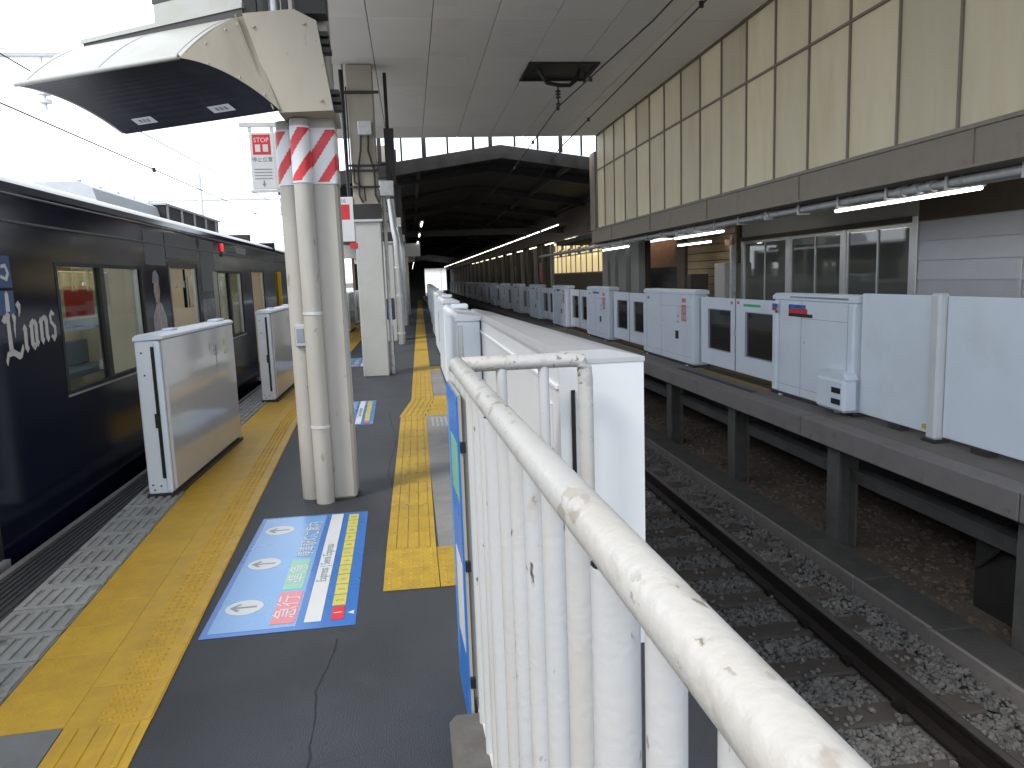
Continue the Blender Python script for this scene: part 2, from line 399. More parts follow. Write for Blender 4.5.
def tile_mesh(name, w, l, th, kind):
    g_ = .0006 if kind in ('fine', 'edge') else .002
    m = M().cbox(-w/2+g_, w/2-g_, -l/2+g_, l/2-g_, 0, th, .0012)
    def dome(x, y, r, h):
        n = len(m.v)
        for (rr, zz) in ((r, th-.0005), (r*.6, th+h)):
            for k in range(6):
                t = k*math.pi/3; m.v.append((x+rr*math.cos(t), y+rr*math.sin(t), zz))
        for k in range(6): m.f.append((n+k, n+(k+1) % 6, n+6+(k+1) % 6, n+6+k))
        m.f.append(tuple(n+6+k for k in range(6)))
    if kind == 'dots':
        for i in range(5):
            for j in range(5): dome((i-2)*w/5.2, (j-2)*l/5.2, .011, .005)
    if kind == 'fine':
        for i in range(6):
            for j in range(6): dome((i-2.5)*w/6.4, (j-2.5)*l/6.4, .005, .0018)
    if kind == 'edge':
        for i in range(4):
            for j in range(6): dome(-w*.12 + i*w/8.5, (j-2.5)*l/6.4, .0125, .008)
        m.cbox(w/2-.03, w/2-.006, -l/2+.004, l/2-.004, th-.001, th+.004, .002)
    if kind == 'bars':
        for i in range(4): m.cbox((i-1.5)*w/4.4-.012, (i-1.5)*w/4.4+.012, -l/2+.012, l/2-.012, th-.001, th+.006, .003)
    return m.build(name)
TH = .006
# yellow strip along the train: two tiles wide
strip = setting('tactile_strip')
tw, tl = .31, .30
me_f = tile_mesh('tile', tw, tl, TH, 'fine'); me_e = tile_mesh('tile', tw, tl, TH, 'edge'); me_b = tile_mesh('tile', tw, tl, TH, 'bars')
for me in (me_f, me_e, me_b): me.materials.append(yel)
me_g = M().cbox(-tw/2+.003, tw/2-.003, -tl/2+.003, tl/2-.003, 0, TH, .002).build('tile'); me_g.materials.append(greytile)
y = 1.45
while y < 13.2:
    yaw = .055 if y < 9 else .01
    cx = -1.365 - .055 * (y - 3) if y < 9 else -1.695 - .012 * (y - 9)
    for sgn in (-1, 1):
        me = (me_f if sgn < 0 else me_e) if y > 2.8 else (me_g if sgn < 0 else me_b)
        o = obj('tile', me, None, strip, loc=(cx + sgn * tw/2, y, .0005 + random.uniform(0, .0008))); o.rotation_euler = (0, 0, yaw)
    y += tl
m = M()
while y < 60:
    cx = -1.745 - .0 * (y - 13)
    m.box(cx - tw, cx - .003, y-.148, y+.148, .0005, TH); m.box(cx + .003, cx + tw, y-.148, y+.148, .0005, TH + .003)
    y += .3
o = obj('tile_run', m, yel, strip); o['kind'] = 'stuff'
# slotted grey gratings between the yellow strip and the edge
gr = setting('edge_grating')
m = M().box(-.17, .17, -.146, .146, 0, .003)
for k in range(6):
    x = -.17 + k * .0605
    m.cbox(x, x + .031, -.146, .146, .002, .016, .002)
m.cbox(-.17, .17, -.146, -.112, .0025, .0155, .002).cbox(-.17, .17, .112, .146, .0025, .0155, .002)
gm = m.build('grating_tile'); gm.materials.append(grate)
y = 2.0; k = 0
while y < 13.3:
    xr = -1.365 - .055 * (y - 3) - tw if y < 9 else -1.695 - .012 * (y - 9) - tw
    o = obj('grating_tile', gm, None, gr, loc=(xr - .175, y, .002 + random.uniform(0, .001))); o.rotation_euler = (0, 0, .05 if y < 9 else .01)
    y += .3
# guide lane of the other side
lane = setting('guide_lane')
w = .30
gb = tile_mesh('tile', w, .3, TH, 'bars'); gd = tile_mesh('tile', w, .3, TH, 'dots'); gq = M().cbox(-.148, .148, -.148, .148, 0, TH-.001, .002).build('tile')
gb.materials.append(ytint); gd.materials.append(ytint); gq.materials.append(greytile)
def put(me, x, y, rz=0): 
    o = obj('tile', me, None, lane, loc=(x, y, .0005 + random.uniform(0, .0009))); o.rotation_euler = (0, 0, rz)
for r_ in range(2):
    for q in range(3): put(gd, -.075 + q * .3, 3.97 + r_ * .3)
y = 4.57
while y < 8.8:
    put(gb, -.075 + .007 * (y - 4.5), y, -.007)
    y += .3
y = 4.57
while y < 8.8:
    put(gq, .235, y); y += .3
for r_ in range(4):
    yy = y + .0 + r_ * .3
    for q in range(0, 3): put(gd if q >= 1 else gb, -.045 + q * .3 + .035 * r_, yy, 0 if q >= 1 else -.11)
y = y + 1.2
while y < 14:
    put(gb, .08 + .012 * (y - 10), y, -.012)
    put(gq if int(y / 1.5) % 3 else gd, .38 + .012 * (y - 10), y, -.012)
    y += .3
m = M()
while y < 60:
    x = .08 + .012 * (y - 10)
    m.box(x - .148, x + .148, y - .148, y + .148, .0005, TH + .002); y += .3
o = obj('tile_run', m, ytint, lane); o['kind'] = 'stuff'
m = M()
for k in range(5):
    m.box(.16 + .05*k, .185 + .05*k, 8.2, 8.78, TH - .001, TH + .003)
obj('tile_ribs', m, grate, lane)

# ------------------------------------------------------------------ floor stickers
def floor_sticker(y0, x0, L, W, label, full=True):
    t = thing('floor_sticker', label, 'floor sticker', (x0, y0, 0), .02, 'boarding guide stickers on the platform')
    obj('backing', M().cbox(0, W, 0, L, .0006, .003, .0008), blue, t)
    k = W / .71; s = L / 1.8
    def pt(x, y): return (x * k, y * s)
    m = M()
    (xa, ya), (xb, yb) = pt(.03, .04), pt(.43, 1.77)
    m.box(xa, xb, ya, yb, .0022, .0042); obj('pale_panel', m, lblue, t)
    def patch(nm, x0, x1, y0_, y1_, mt_, z=.0056):
        (xa, ya), (xb, yb) = pt(x0, y0_), pt(x1, y1_)
        return obj(nm, M().box(xa, xb, ya, yb, .0035, z), mt_, t)
    patch('white_bar', .465, .545, .07, 1.77, pwhite)
    patch('red_block', .305, .42, .08, .46, pink); patch('green_block', .305, .41, .49, .93, green)
    patch('red_number', .59, .65, .07, .22, red)
    n = 11
    for q in range(n):
        patch('yellow_cell', .585, .65, .235 + q*1.52/n, .235 + (q+1)*1.52/n - .012, pyel)
    for cy in (.31, .91, 1.51):
        m = M(); pts = [(.15*k + .092*k*math.cos(a*math.pi/12), cy*s + .088*s*math.sin(a*math.pi/12)) for a in range(24)]
        m.prism(pts, 'z', .0035, .0058); obj('arrow_disc', m, pwhite, t)
        m = M(); z0, z1 = .005, .0068
        cx = .15*k; c_ = cy*s
        m.prism([(cx-.06*k, c_-.008), (cx+.06*k, c_-.008), (cx+.06*k, c_+.008), (cx-.06*k, c_+.008)], 'z', z0, z1)
        m.prism([(cx-.072*k, c_), (cx-.03*k, c_+.045), (cx-.018*k, c_+.035), (cx-.055*k, c_)], 'z', z0, z1+.0003)
        m.prism([(cx-.072*k, c_), (cx-.055*k, c_), (cx-.018*k, c_-.035), (cx-.03*k, c_-.045)], 'z', z0, z1+.0003)
        obj('arrow', m, pgrey, t)
    UP = (-1, 0, 0); RD = (0, 1, 0)
    def tx(body, size, x, y, mt_, al='LEFT', sx=1.):
        (xa, ya) = pt(x, y); text('lettering', body, size, (xa, ya, .0066), RD, UP, mt_, t, al, sx)
    tx('急行', .12, .405, .27, pwhite, 'CENTER', 1.2)
    tx('準急', .11, .40, .71, pwhite, 'CENTER', 1.3)
    tx('停車駅のご案内', .105, .405, .97, pwhite, 'LEFT', .9)
    tx('Express | Semi Express', .075, .525, .56, pgrey, 'LEFT', .85)
    tx('1', .06, .64, .145, pwhite, 'CENTER')
    for q in range(n): tx('%d' % (q + 2), .05, .635, .235 + (q+.42)*1.52/n, pgrey, 'CENTER')
    m = M(); (xa, ya) = pt(.685, .14)
    m.prism([(xa-.018, ya), (xa+.012, ya+.02), (xa+.012, ya-.02)], 'z', .0022, .0045); obj('pointer', m, pwhite, t)
    return t
floor_sticker(3.45, -1.05, 1.80, .71, 'long blue boarding guide sticker with three white arrow discs before the striped column')
floor_sticker(8.57, -1.10, 1.75, .60, 'smaller blue boarding guide sticker on the asphalt just behind the striped column')
floor_sticker(14.6, -1.42, 1.75, .60, 'blue boarding guide sticker beside the tall square column with junction boxes')

# ------------------------------------------------------------------ white tubular fence at the platform end
fa = math.atan(.0333)
fence = thing('tubular_fence', 'chipped white tubular steel fence with close vertical bars beside the track', 'fence', (.16, 2.89, 0), -0.0)
def fp(d, z, off=0.):           # distance d from the far corner towards the viewer
    return (.0333 * d + off, -d, z)
RZ = 1.272
m = M().tube([fp(-.012, RZ - .012), fp(.012, RZ), fp(4.6, RZ)], .0315, 28); obj('top_rail', m, rail_top, fence, True)
m = M().tube([(0.02, .0, RZ), (.455, .0, RZ), (.482, .0, RZ - .008), (.497, .0, RZ - .035), (.500, .0, RZ - .08), (.50, .0, 0)], .0300, 20); obj('end_rail', m, rail_top, fence, True)
bar_me = M().tube([(0,0,.10), (0,0,RZ-.02)], .0212, 16, cap=False).build('baluster'); bar_me.materials.append(rail_white)
for dist in [2.03 - .17*k for k in range(12)] + [2.203 + .17*k for k in range(13)]:
    if dist < .06 or abs(dist - 1.02) < .03: continue
    p = fp(dist, 0); obj('baluster', bar_me, None, fence, True, loc=p)
for x in (.17, .335): obj('baluster', bar_me, None, fence, True, loc=(x, 0, 0))
post_me = M().tube([(0,0,0), (0,0,RZ-.02)], .030, 18, cap=False).build('post'); post_me.materials.append(rail_white)
for dist in (.02, 2.03 + .002, 1.02, 3.6): obj('post', post_me, None, fence, True, loc=fp(dist, 0))
obj('bottom_rail', M().tube([fp(.0, .10), fp(4.5, .10)], .017, 12), rail_white, fence, True)
obj('bottom_rail', M().tube([(.0,0,.10), (.50,0,.10)], .017, 12), rail_white, fence, True)
# sheet hung inside the bars that closes the lower view of the bars
# blue notice board on the platform face
sg = thing('notice_board', 'tall blue notice board fixed to the platform face of the white fence', 'sign', (.16, 2.89, 0))
def sgbox(d0, d1, o0, o1, z0, z1):
    m = M(); a = Vector(fp(d0, z0, o0)); ex = Vector(fp(d1, z0, o0)) - a
    m.obox(a, ex, (o1 - o0, 0, 0), (0, 0, z1 - z0)); return m
obj('panel', sgbox(.03, .42, -.046, -.040, .03, 1.215), blue2, sg)
objs('print', sgbox(.06, .10, -.0472, -.0455, .15, 1.15), lblue, sg)
objs('print', sgbox(.16, .40, -.0472, -.0455, .85, 1.05), green, sg)
objs('print', sgbox(.16, .38, -.0472, -.0455, .30, .62), pwhite, sg)
obj('backing_board', sgbox(.025, .425, -.0398, -.030, .025, 1.22), beige, sg)
for z in (.2, 1.03, .62): objs('clamp', sgbox(.426, .445, -.040, -.022, z, z + .035), black, sg)
# concrete foot
m = M().cbox(.055, .33, 1.5, 2.47, 0, .11, .025)
tag(obj('concrete_block', m, conc), 'weathered low concrete foot block on asphalt under the fence', 'block')

# ------------------------------------------------------------------ long white box behind the fence and the doors along that edge
wb = thing('equipment_case', 'long white low case with sloped lid just behind the end of the fence', 'case', (0, 0, 0))
A0, A1, B0, B1 = (.585, 3.03), (.94, 3.03), (.785, 7.6), (.585, 7.6)
def ring(z, ins=0., xs=0.): return [(A0[0]+ins, A0[1]+ins, z), (A1[0]-ins-xs, A1[1]+ins, z), (B0[0]-ins-xs, B0[1]-ins, z), (B1[0]+ins, B1[1]-ins, z)]
def loft(rings):
    m = M()
    for r_ in rings: m.v += r_
    for i in range(len(rings)-1):
        for k in range(4): m.f.append((4*i+k, 4*i+(k+1) % 4, 4*i+4+(k+1) % 4, 4*i+4+k))
    e = 4*(len(rings)-1); m.f.append((e, e+1, e+2, e+3)); m.f.append((3, 2, 1, 0)); return m
nwhite = mat('case_white', (.64, .655, .67), .42, var=.03, vs=2, rvar=.03, dirt=((.50, .51, .51), 2, .58, .3, .2))
obj('body', loft([ring(.0), ring(1.235)]), nwhite, wb)
obj('lid', loft([ring(1.236, -.004), ring(1.255, -.004), ring(1.292, .004, .15)]), mat('case_lid_shade_grey', (.40, .405, .42), .45, var=.06, vs=3, dirt=((.32, .31, .30), 3, .58, .4, .15)), wb)  # lid colour greyed to carry the shade under the ceiling
m = M().cbox(.63, .635 + .012, 3.0205, 3.031, .12, 1.13, .002); obj('door_slot', m, black, wb)
m = M().cbox(.575, .586, 3.2, 3.5, .85, 1.05, .002); obj('label_plate', m, signw, wb)
m = M().cbox(.569, .576, 3.27, 3.29, .90, 1.02, .002); m.cbox(.569, .576, 3.42, 3.44, .93, 1.0, .002); objs('latch', m, black, wb)
m = M().cbox(.572, .586, 3.06, 7.55, 1.13, 1.15, .003); m.cbox(.572, .586, 3.06, 7.55, .1, .13, .003); objs('trim', m, whitem, wb)

def door_case(label, group, L=2.2, W=.21, first=None, sensor=True):
    """door pocket of the platform screen doors: local x = thickness away from the platform face, y = along the edge"""
    t = thing('door_case', label, 'platform door', (0,0,0), 0, group)
    obj('body', M().cbox(0, W, 0, L, .03, 1.22, .012), white, t)
    obj('lid', M().prism([(-.01, 1.222), (W+.01, 1.222), (W+.006, 1.25), (W-.03, 1.287), (.03, 1.287), (-.006, 1.25)], 'y', -.006, L+.006), white, t)
    obj('base', M().box(-.012, W+.012, -.01, L+.01, 0, .029), dsteel, t)
    return t
lc = thing('door_case', 'white platform door case standing just beyond the long white case', 'platform door', (.37, 6.5, 0), 0, 'platform doors along the guide lane')
obj('body', M().cbox(0, .205, 0, 2.3, .03, 1.235, .01), white, lc)
obj('lid', M().prism([(-.012, 1.236), (.24, 1.236), (.245, 1.262), (.21, 1.275), (.02, 1.30), (-.006, 1.27)], 'y', -.01, 2.31), whitem, lc)
obj('end_trim', M().cbox(.012, .05, -.014, .001, .05, 1.2, .003), alu, lc)
objs('latch', M().cbox(.06, .075, -.02, .001, .75, .86, .003), black, lc)
objs('beacon', M().cbox(.04, .2, 1.2, 1.5, 1.296, 1.34, .01), white, lc)
obj('base', M().box(-.012, .217, -.012, 2.31, 0, .029), dsteel, lc)
lf = thing('door_leaf_pair', 'closed pair of white sliding doors after the first case on the guide lane', 'platform door', (.45, 8.85, 0), 0, 'platform doors along the guide lane')
for k in (0, 1):
    obj('leaf', M().cbox(.05, .10, k*1.27+.01, k*1.27+1.25, .09, 1.16, .008), white, lf)
    obj('pane', M().cbox(.046, .104, k*1.27+.25, k*1.27+1.05, .3, .95, .003), pane_d, lf)
LX = [.37, .47, .55, .62, .70, .80, .88, .96, 1.02, 1.1]
for k in range(1, 9):
    copy_tree(lc, (LX[k], 6.5 + 4.85*k, 0), '%s white platform door case along the guide lane counting from the fence' % ORD[k])
    if k < 8: copy_tree(lf, (LX[k] + .03, 8.85 + 4.85*k, 0), '%s pair of white sliding doors along the guide lane counting from the fence' % ORD[k])

# door pockets beside the train (doors open while the train stands)
pk = thing('door_case', 'white glossy platform door case standing closest to the fence, beside the train windows', 'platform door', (-2.075, 6.0, 0), -.02, 'platform door cases beside the train')
W = .205
obj('body', M().cbox(0, W-.03, 0, 2.12, .035, 1.215, .008), whitem, pk)
obj('front_panel', M().cbox(W-.027, W, .03, 2.10, .06, 1.22, .006), mat('glossy_door_panel', (.50, .49, .49), .16, var=.03, vs=1, coat=.6, rvar=.04), pk)
obj('lid', M().prism([(-.004, 1.2165), (W+.004, 1.225), (W+.004, 1.245), (W-.02, 1.262), (.02, 1.262), (-.004, 1.24)], 'y', -.008, 2.13), white, pk)
obj('door_slot', M().box(.115, .14, -.004, .012, .16, 1.17).box(.10, .14, -.0055, .012, .55, .66).box(.118, .155, -.0045, .012, .155, .20), black, pk)
obj('hinge_post', M().cbox(.142, .182, -.012, .028, .05, 1.2, .006), white, pk)
obj('base', M().box(-.01, W+.01, -.01, 2.13, 0, .034), dsteel, pk)
objs('beacon', M().cbox(.06, .14, .45, .60, 1.2615, 1.28, .006).cbox(.06, .16, 1.75, 2.0, 1.2615, 1.285, .008), white, pk)
m = M().box(W-.001, W+.0015, 1.42, 1.44, .85, 1.05).box(W-.001, W+.0015, 1.22, 1.24, 1.03, 1.09)
for z in (1.05, 1.01, .97): m.box(W-.001, W+.0015, 1.36, 1.46, z, z+.015)
objs('print', m, pgrey, pk)
objs('print', M().box(W-.001, W+.0015, 1.70, 1.76, 1.04, 1.10).box(W-.001, W+.0015, 1.73, 1.80, .95, .99), pyel, pk)
m = M()
for (x, z) in ((.03,.1),(.16,.09),(.04,1.12),(.05,.95),(.09,.09),(.04,.06),(.16,.06)):
    m.box(x, x+.012, -.0035, .004, z, z+.012)
objs('screw', m, dsteel, pk)
PY = [(-2.09, 10.66), (-2.10, 15.4), (-2.14, 20.1), (-2.15, 24.8), (-2.15, 29.5), (-2.15, 34.2)]
for k, (x, y) in enumerate(PY):
    c = copy_tree(pk, (x, y, 0), '%s white platform door case beside the train counting from the fence' % ORD[k+1], rz=0)

# ------------------------------------------------------------------ striped column with pipes and the hood on it
c1 = thing('striped_column', 'cream column with two drain pipes and a red and white striped band', 'column', (0,0,0))
obj('post', M().cbox(-.70, -.475, 5.615, 5.86, 0, 5.08, .02), colw, c1)
obj('pipe', M().tube([(-.805, 5.74, 0), (-.805, 5.74, 2.73)], .082, 24), colw, c1, True)
obj('pipe', M().tube([(-.70, 5.575, 0), (-.70, 5.575, 2.72)], .066, 24), colw, c1, True)
m = M()
for z in (1.38, .56): m.tube([(-.70, 5.575, z), (-.70, 5.575, z+.02)], .0705, 24)
obj('pipe_clamp', m, steel, c1, True)
obj('switch_box', M().cbox(-.845, -.765, 5.635, 5.66, 1.15, 1.31, .006), alu, c1)
obj('switch_face', M().cbox(-.832, -.778, 5.630, 5.636, 1.18, 1.28, .002), pgrey, c1)
# striped band wraps the column: outline swept round the front
def band_pts():
    p = []
    for a in range(190, 300, 10): p.append((-.805 + .0865*math.cos(R(a)), 5.74 + .0865*math.sin(R(a))))
    for a in range(200, 345, 12): p.append((-.70 + .0705*math.cos(R(a)), 5.575 + .0705*math.sin(R(a))))
    p += [(-.640, 5.609), (-.60, 5.609), (-.482, 5.609), (-.468, 5.622), (-.468, 5.85)]
    return p
bpts = band_pts(); Z0, Z1 = 2.29, 2.67
def bandmesh(off):
    m = M(); d = 0; prev = None; acc = [0.]
    for i in range(1, len(bpts)): acc.append(acc[-1] + math.dist(bpts[i], bpts[i-1]))
    return acc
acc = bandmesh(0)
mw, mr_ = M(), M()
# subdivide along the outline and the height; stripes lean 45 degrees
NS = 150
def along(s):
    for i in range(1, len(acc)):
        if acc[i] >= s - 1e-9:
            f = (s - acc[i-1]) / max(1e-9, acc[i] - acc[i-1])
            return (bpts[i-1][0] + f*(bpts[i][0]-bpts[i-1][0]), bpts[i-1][1] + f*(bpts[i][1]-bpts[i-1][1]))
    return bpts[-1]
Ltot = acc[-1]
obj_w = []
for i in range(NS):
    s0, s1 = Ltot*i/NS, Ltot*(i+1)/NS
    p, q = along(s0), along(s1)
    NZ = 60
    run = None
    for j in range(NZ):
        z0 = Z0 + (Z1-Z0)*j/NZ; z1 = Z0 + (Z1-Z0)*(j+1)/NZ
        sm, zm = (s0+s1)/2, (z0+z1)/2
        xm = (p[0] + q[0]) / 2 + .35*((p[1] + q[1]) / 2 - 5.63)*0
        isred = ((xm - .70*(zm - 2.48) + .655) % .175) < .078 and Z0 + .01 < zm < Z1 - .01
        (mr_ if isred else mw).quad((p[0], p[1], z0), (q[0], q[1], z0), (q[0], q[1], z1), (p[0], p[1], z1))
obj('white_band', mw, signw, c1); obj('red_stripes', mr_, red, c1)

hood = thing('monitor_hood', 'large cream hood with dark curved underside reaching from the striped column towards the train', 'hood', (0,0,0))
B2 = Vector((-.795, 5.35, 2.736)); B1_ = Vector((-2.02, 6.10, 2.736)); T2 = Vector((-1.36, 5.22, 3.025)); T1 = Vector((-2.62, 5.87, 3.02))
U2 = Vector((-.985, 5.40, 3.335)); U1 = Vector((-2.275, 6.17, 3.36))
def bez(a, c, b, n=14): return [a*(1-t)**2 + c*2*t*(1-t) + b*t*t for t in [i/n for i in range(n+1)]]
def side(T, B): return bez(T, (T+B)/2 + Vector((0,0,.12)), B)
def topc(T, U): return bez(T, (T+U)/2 + Vector((0,0,.085)), U)
sa, sb = side(T1, B1_), side(T2, B2); ta, tb = topc(T1, U1), topc(T2, U2)
m = M()
for i in range(14): m.quad(sa[i], sb[i], sb[i+1], sa[i+1])
dn = Vector((0,0,-.035))
m.quad(B1_, B2, B2+Vector((0,.03,0)), B1_+Vector((0,.03,0)))
obj('underside', m, mat('hood_underside', (.028, .030, .042), .42, var=.2, vs=3, dirt=((.045, .047, .058), 5, .58, .5), spec=.4), hood)
m = M()
for i in range(14): m.quad(ta[i], ta[i+1], tb[i+1], tb[i])
obj('top_sheet', m, ivory, hood)
lip = M()
lip.tube([T1 + Vector((-.0,-.008,.004)), T2 + Vector((0,-.008,.004))], .016, 10); obj('front_lip', lip, ivory, hood, True)
cap = [p for p in sb] + [U2] + [p for p in reversed(tb[:-1])][:-1]
def poly(m, pts, th):
    m.mark()
    n = len(m.v); k = len(pts); th = Vector(th)
    m.v += [tuple(p) for p in pts] + [tuple(p + th) for p in pts]
    m.f += [tuple(n+i for i in range(k)), tuple(n+k+i for i in range(k-1, -1, -1))] + [(n+i, n+k+i, n+k+(i+1) % k, n+(i+1) % k) for i in range(k)]
m = M(); poly(m, [p + Vector((.004,-.006,0)) for p in cap], (.02, .03, 0)); obj('end_plate', m, beige, hood)
capl = [p for p in sa] + [U1] + [p for p in reversed(ta[:-1])][:-1]
m = M(); poly(m, capl, (-.02, .012, 0)); obj('end_plate', m, beige, hood)
m = M().quad(B1_, U1, U2, B2); obj('back_sheet', m, ivory, hood)
for q in (.04, .5, .96):
    m = M()
    for i in range(14):
        a, b_ = ta[i] + (tb[i]-ta[i])*q, ta[i+1] + (tb[i+1]-ta[i+1])*q; w_ = (tb[i]-ta[i]).normalized()*.009; u_ = Vector((0, 0, .004))
        m.quad(a-w_+u_, a+w_+u_, b_+w_+u_, b_-w_+u_)
    obj('sheet_seam', m, ivory, hood)
m = M()
for p in (tb[4], tb[9], tb[12], sb[3], sb[8], sb[12]):
    c_ = p + (Vector((-.9, 5.4, 3.0)) - p)*.12 + Vector((.004, -.008, 0)); m.tube([c_, c_ + Vector((-.003, -.006, 0))], .008, 8)
for p in ((-.84, 5.364, 2.80), (-.52, 5.364, 2.80), (-.60, 5.364, 3.28), (-.92, 5.364, 3.26)): m.tube([p, (p[0], p[1]-.01, p[2])], .012, 8)
objs('bolt', m, beige, hood)
# labels on the underside
e_ = (B1_ - B2).normalized()
for s_, mt_ in ((.30, pgrey), (1.02, pgrey)):
    i = 13
    a = sb[i] + (sa[i]-sb[i]) * (s_ / 1.44); b_ = sb[i] + (sa[i]-sb[i]) * ((s_ + .19) / 1.44); u_ = (sb[i-2] - sb[i]).normalized()
    nrm = (b_ - a).cross(u_).normalized()
    if nrm.dot(Vector((0, 0, 1.6)) - a) < 0: nrm = -nrm
    m = M(); poly(m, [a + nrm*.006, b_ + nrm*.006, b_ + u_*.062 + nrm*.006, a + u_*.062 + nrm*.006], nrm*.002); obj('label_plate', m, pwhite, hood)
    m = M()
    for q in range(3):
        o_ = a + (b_-a)*(.22+.2*q) + u_*.018 + nrm*.0085
        poly(m, [o_, o_ + (b_-a)*.13, o_ + (b_-a)*.13 + u_*.028, o_ + u_*.028], nrm*.001)
    objs('label_mark', m, mt_, hood)
# stacked cover on top of the hood
def slab(nm, s0, s1, z0, z1, back, mt_, fw=0.):
    o = U2 + e_ * s0 + Vector((0, -fw, z0)); p = Vector((.55, .83, 0)) * back
    return obj(nm, M().obox(o, e_ * (s1 - s0), p, (0, 0, z1 - z0)), mt_, hood)
slab('seam', .0, 1.50, .0, .045, .30, dsteel, .01)
slab('cover_plate', -.0, 1.52, .046, .075, .32, ivory, .02)
slab('cover_box', .0, .78, .076, .20, .35, ivory, .0)
slab('seam', .0, .79, .201, .245, .35, dsteel, .004)
slab('cover_box', -.0, .80, .246, .42, .35, ivory, .0)
# casing around the head of the column
m = M()
cas = [(-.80, 2.722), (-.445, 2.735), (-.52, 3.30), (-.66, 3.37), (-.985, 3.34)]
m.prism(cas, 'y', 5.365, 6.0); obj('column_casing', m, beige, hood)
m = M().prism([(-.835, 2.74), (-.825, 2.742), (-.955, 3.12), (-1.02, 3.33), (-1.03, 3.325), (-.965, 3.11)], 'y', 5.345, 5.366); obj('casing_seam', m, bsteel, hood)
m = M()
for z in (2.75, 2.80, 2.85, 3.12, 3.17, 3.22): m.box(-.50 + (2.95-z)*.13, -.42 + (2.95-z)*.13, 5.42, 5.52, z, z + .03)
objs('cable_clip', m, dsteel, hood)
m = M().box(-.98, -.90, 5.4, 5.46, 3.34, 3.6).box(-.74, -.70, 5.4, 5.44, 3.34, 3.8).box(-.66, -.46, 5.45, 5.6, 3.37, 3.55); objs('bracket', m, dsteel, hood)
obj('bracket_pipe', M().tube([(-.80, 5.5, 3.33), (-.80, 5.5, 4.4)], .04, 12), alu, hood, True)

# ------------------------------------------------------------------ canopy ceiling and its far end
CZ, CY0, CY1 = 5.08, 0.8, 19.6
ce = setting('canopy_ceiling')
obj('ceiling_backing', M().box(-2.0, 4.88, CY0, CY1, CZ + .03, CZ + .16), ceilj, ce)
cols_x = [-2.0, -1.25, -.38, .48, 1.34, 2.15, 3.0, 3.9, 4.86]
rows_y = [0.8, 1.8, 3.6, 5.4, 7.2, 9.02, 10.84, 12.66, 14.48, 16.3, 18.12, 19.58]
for i in range(len(cols_x)-1):
    for j in range(len(rows_y)-1):
        if i in (5, 6) and j == 5 and False: continue
        dz = random.uniform(0, .004)
        if i == 5 and j == 7 or i == 6 and j == 7:
            x0, x1, y0, y1 = cols_x[i], cols_x[i+1], rows_y[j], rows_y[j+1]
            yo0, yo1 = 12.9, 14.05
            for (ya, yb) in ((y0, yo0), (yo1, y1)):
                obj('ceiling_panel', M().cbox(x0+.006, x1-.006, ya+.006, yb-.006, CZ-.012+dz, CZ+.029, .004), ceilp, ce)
            if i == 6: obj('ceiling_panel', M().cbox(3.32, x1-.006, yo0, yo1, CZ-.012+dz, CZ+.029, .004), ceilp, ce)
            continue
        obj('ceiling_panel', M().cbox(cols_x[i]+.006, cols_x[i+1]-.006, rows_y[j]+.006, rows_y[j+1]-.006, CZ-.012+dz, CZ+.029, .004), ceilp, ce)
obj('fascia', M().box(-2.06, -2.002, CY0, CY1, CZ-.1, CZ+.3), ivory, ce)
obj('fascia', M().box(-2.06, 4.86, CY0-.05, CY0-.004, CZ-.1, CZ+.3), ivory, ce)
# recess with the wire hanger
hg = thing('wire_hanger', 'black overhead wire hanger in a square opening of the ceiling', 'wire hanger', (2.72, 13.4, CZ))
m = M().box(-.60, .60, -.5, -.46, -.035, .03).box(-.60, .60, .62, .66, -.035, .03).box(-.60, -.56, -.46, .62, -.035, .03).box(.56, .60, -.46, .62, -.035, .03)
objs('opening_frame', m, dsteel, hg)
obj('recess', M().box(-.56, .56, -.46, .62, .0, .028), black, hg)
m = M().tube([(-.36, 0, 0), (-.30, 0, -.10), (-.22, 0, -.22), (.0, 0, -.26), (.18, 0, -.26), (.28, 0, -.18), (.36, 0, 0)], .035, 8); obj('yoke', m, dsteel, hg, True)
m = M().tube([(-.03, 0, -.25), (-.03, 0, -.62)], .014, 8)
for z in (-.35, -.40, -.45, -.56): m.tube([(-.03, 0, z), (-.03, 0, z - .02)], .045, 10)
objs('insulator', m, dsteel, hg, True)
obj('bolt_rod', M().tube([(.46, .1, 0), (.46, .1, -.16)], .012, 6).tube([(.46, .1, -.16), (.46, .1, -.2)], .022, 6), dsteel, hg)
def wire(label, pts, r, beads, name='overhead_wire'):
    t = thing(name, label, 'wire')
    obj('cable', M().tube(pts, r, 6), dsteel, t)
    for b in beads:
        m = M().tube([Vector(b) + Vector((0, 0, .02)), Vector(b) - Vector((0, 0, .05))], .03, 8); objs('clamp', m, dsteel, t, True)
    return t
wire('dark contact wire under the ceiling passing below the black hanger', [(3.0, 0, 4.50), (2.95, 9, 4.48), (2.68, 13.4, 4.46), (2.9, 22, 4.4), (2.6, 60, 4.3), (3.0, 130, 4.2)], .011, [(2.68, 13.4, 4.46), (2.80, 11.5, 4.47), (2.76, 16.6, 4.44), (2.86, 20.2, 4.42)])
wire('dark feeder wire under the ceiling close to the cream panel wall', [(3.5, 0, 4.72), (3.58, 9, 4.70), (3.8, 19, 4.66), (4.1, 24, 4.55)], .012, [(3.57, 9.1, 4.71), (3.72, 15.5, 4.68)])

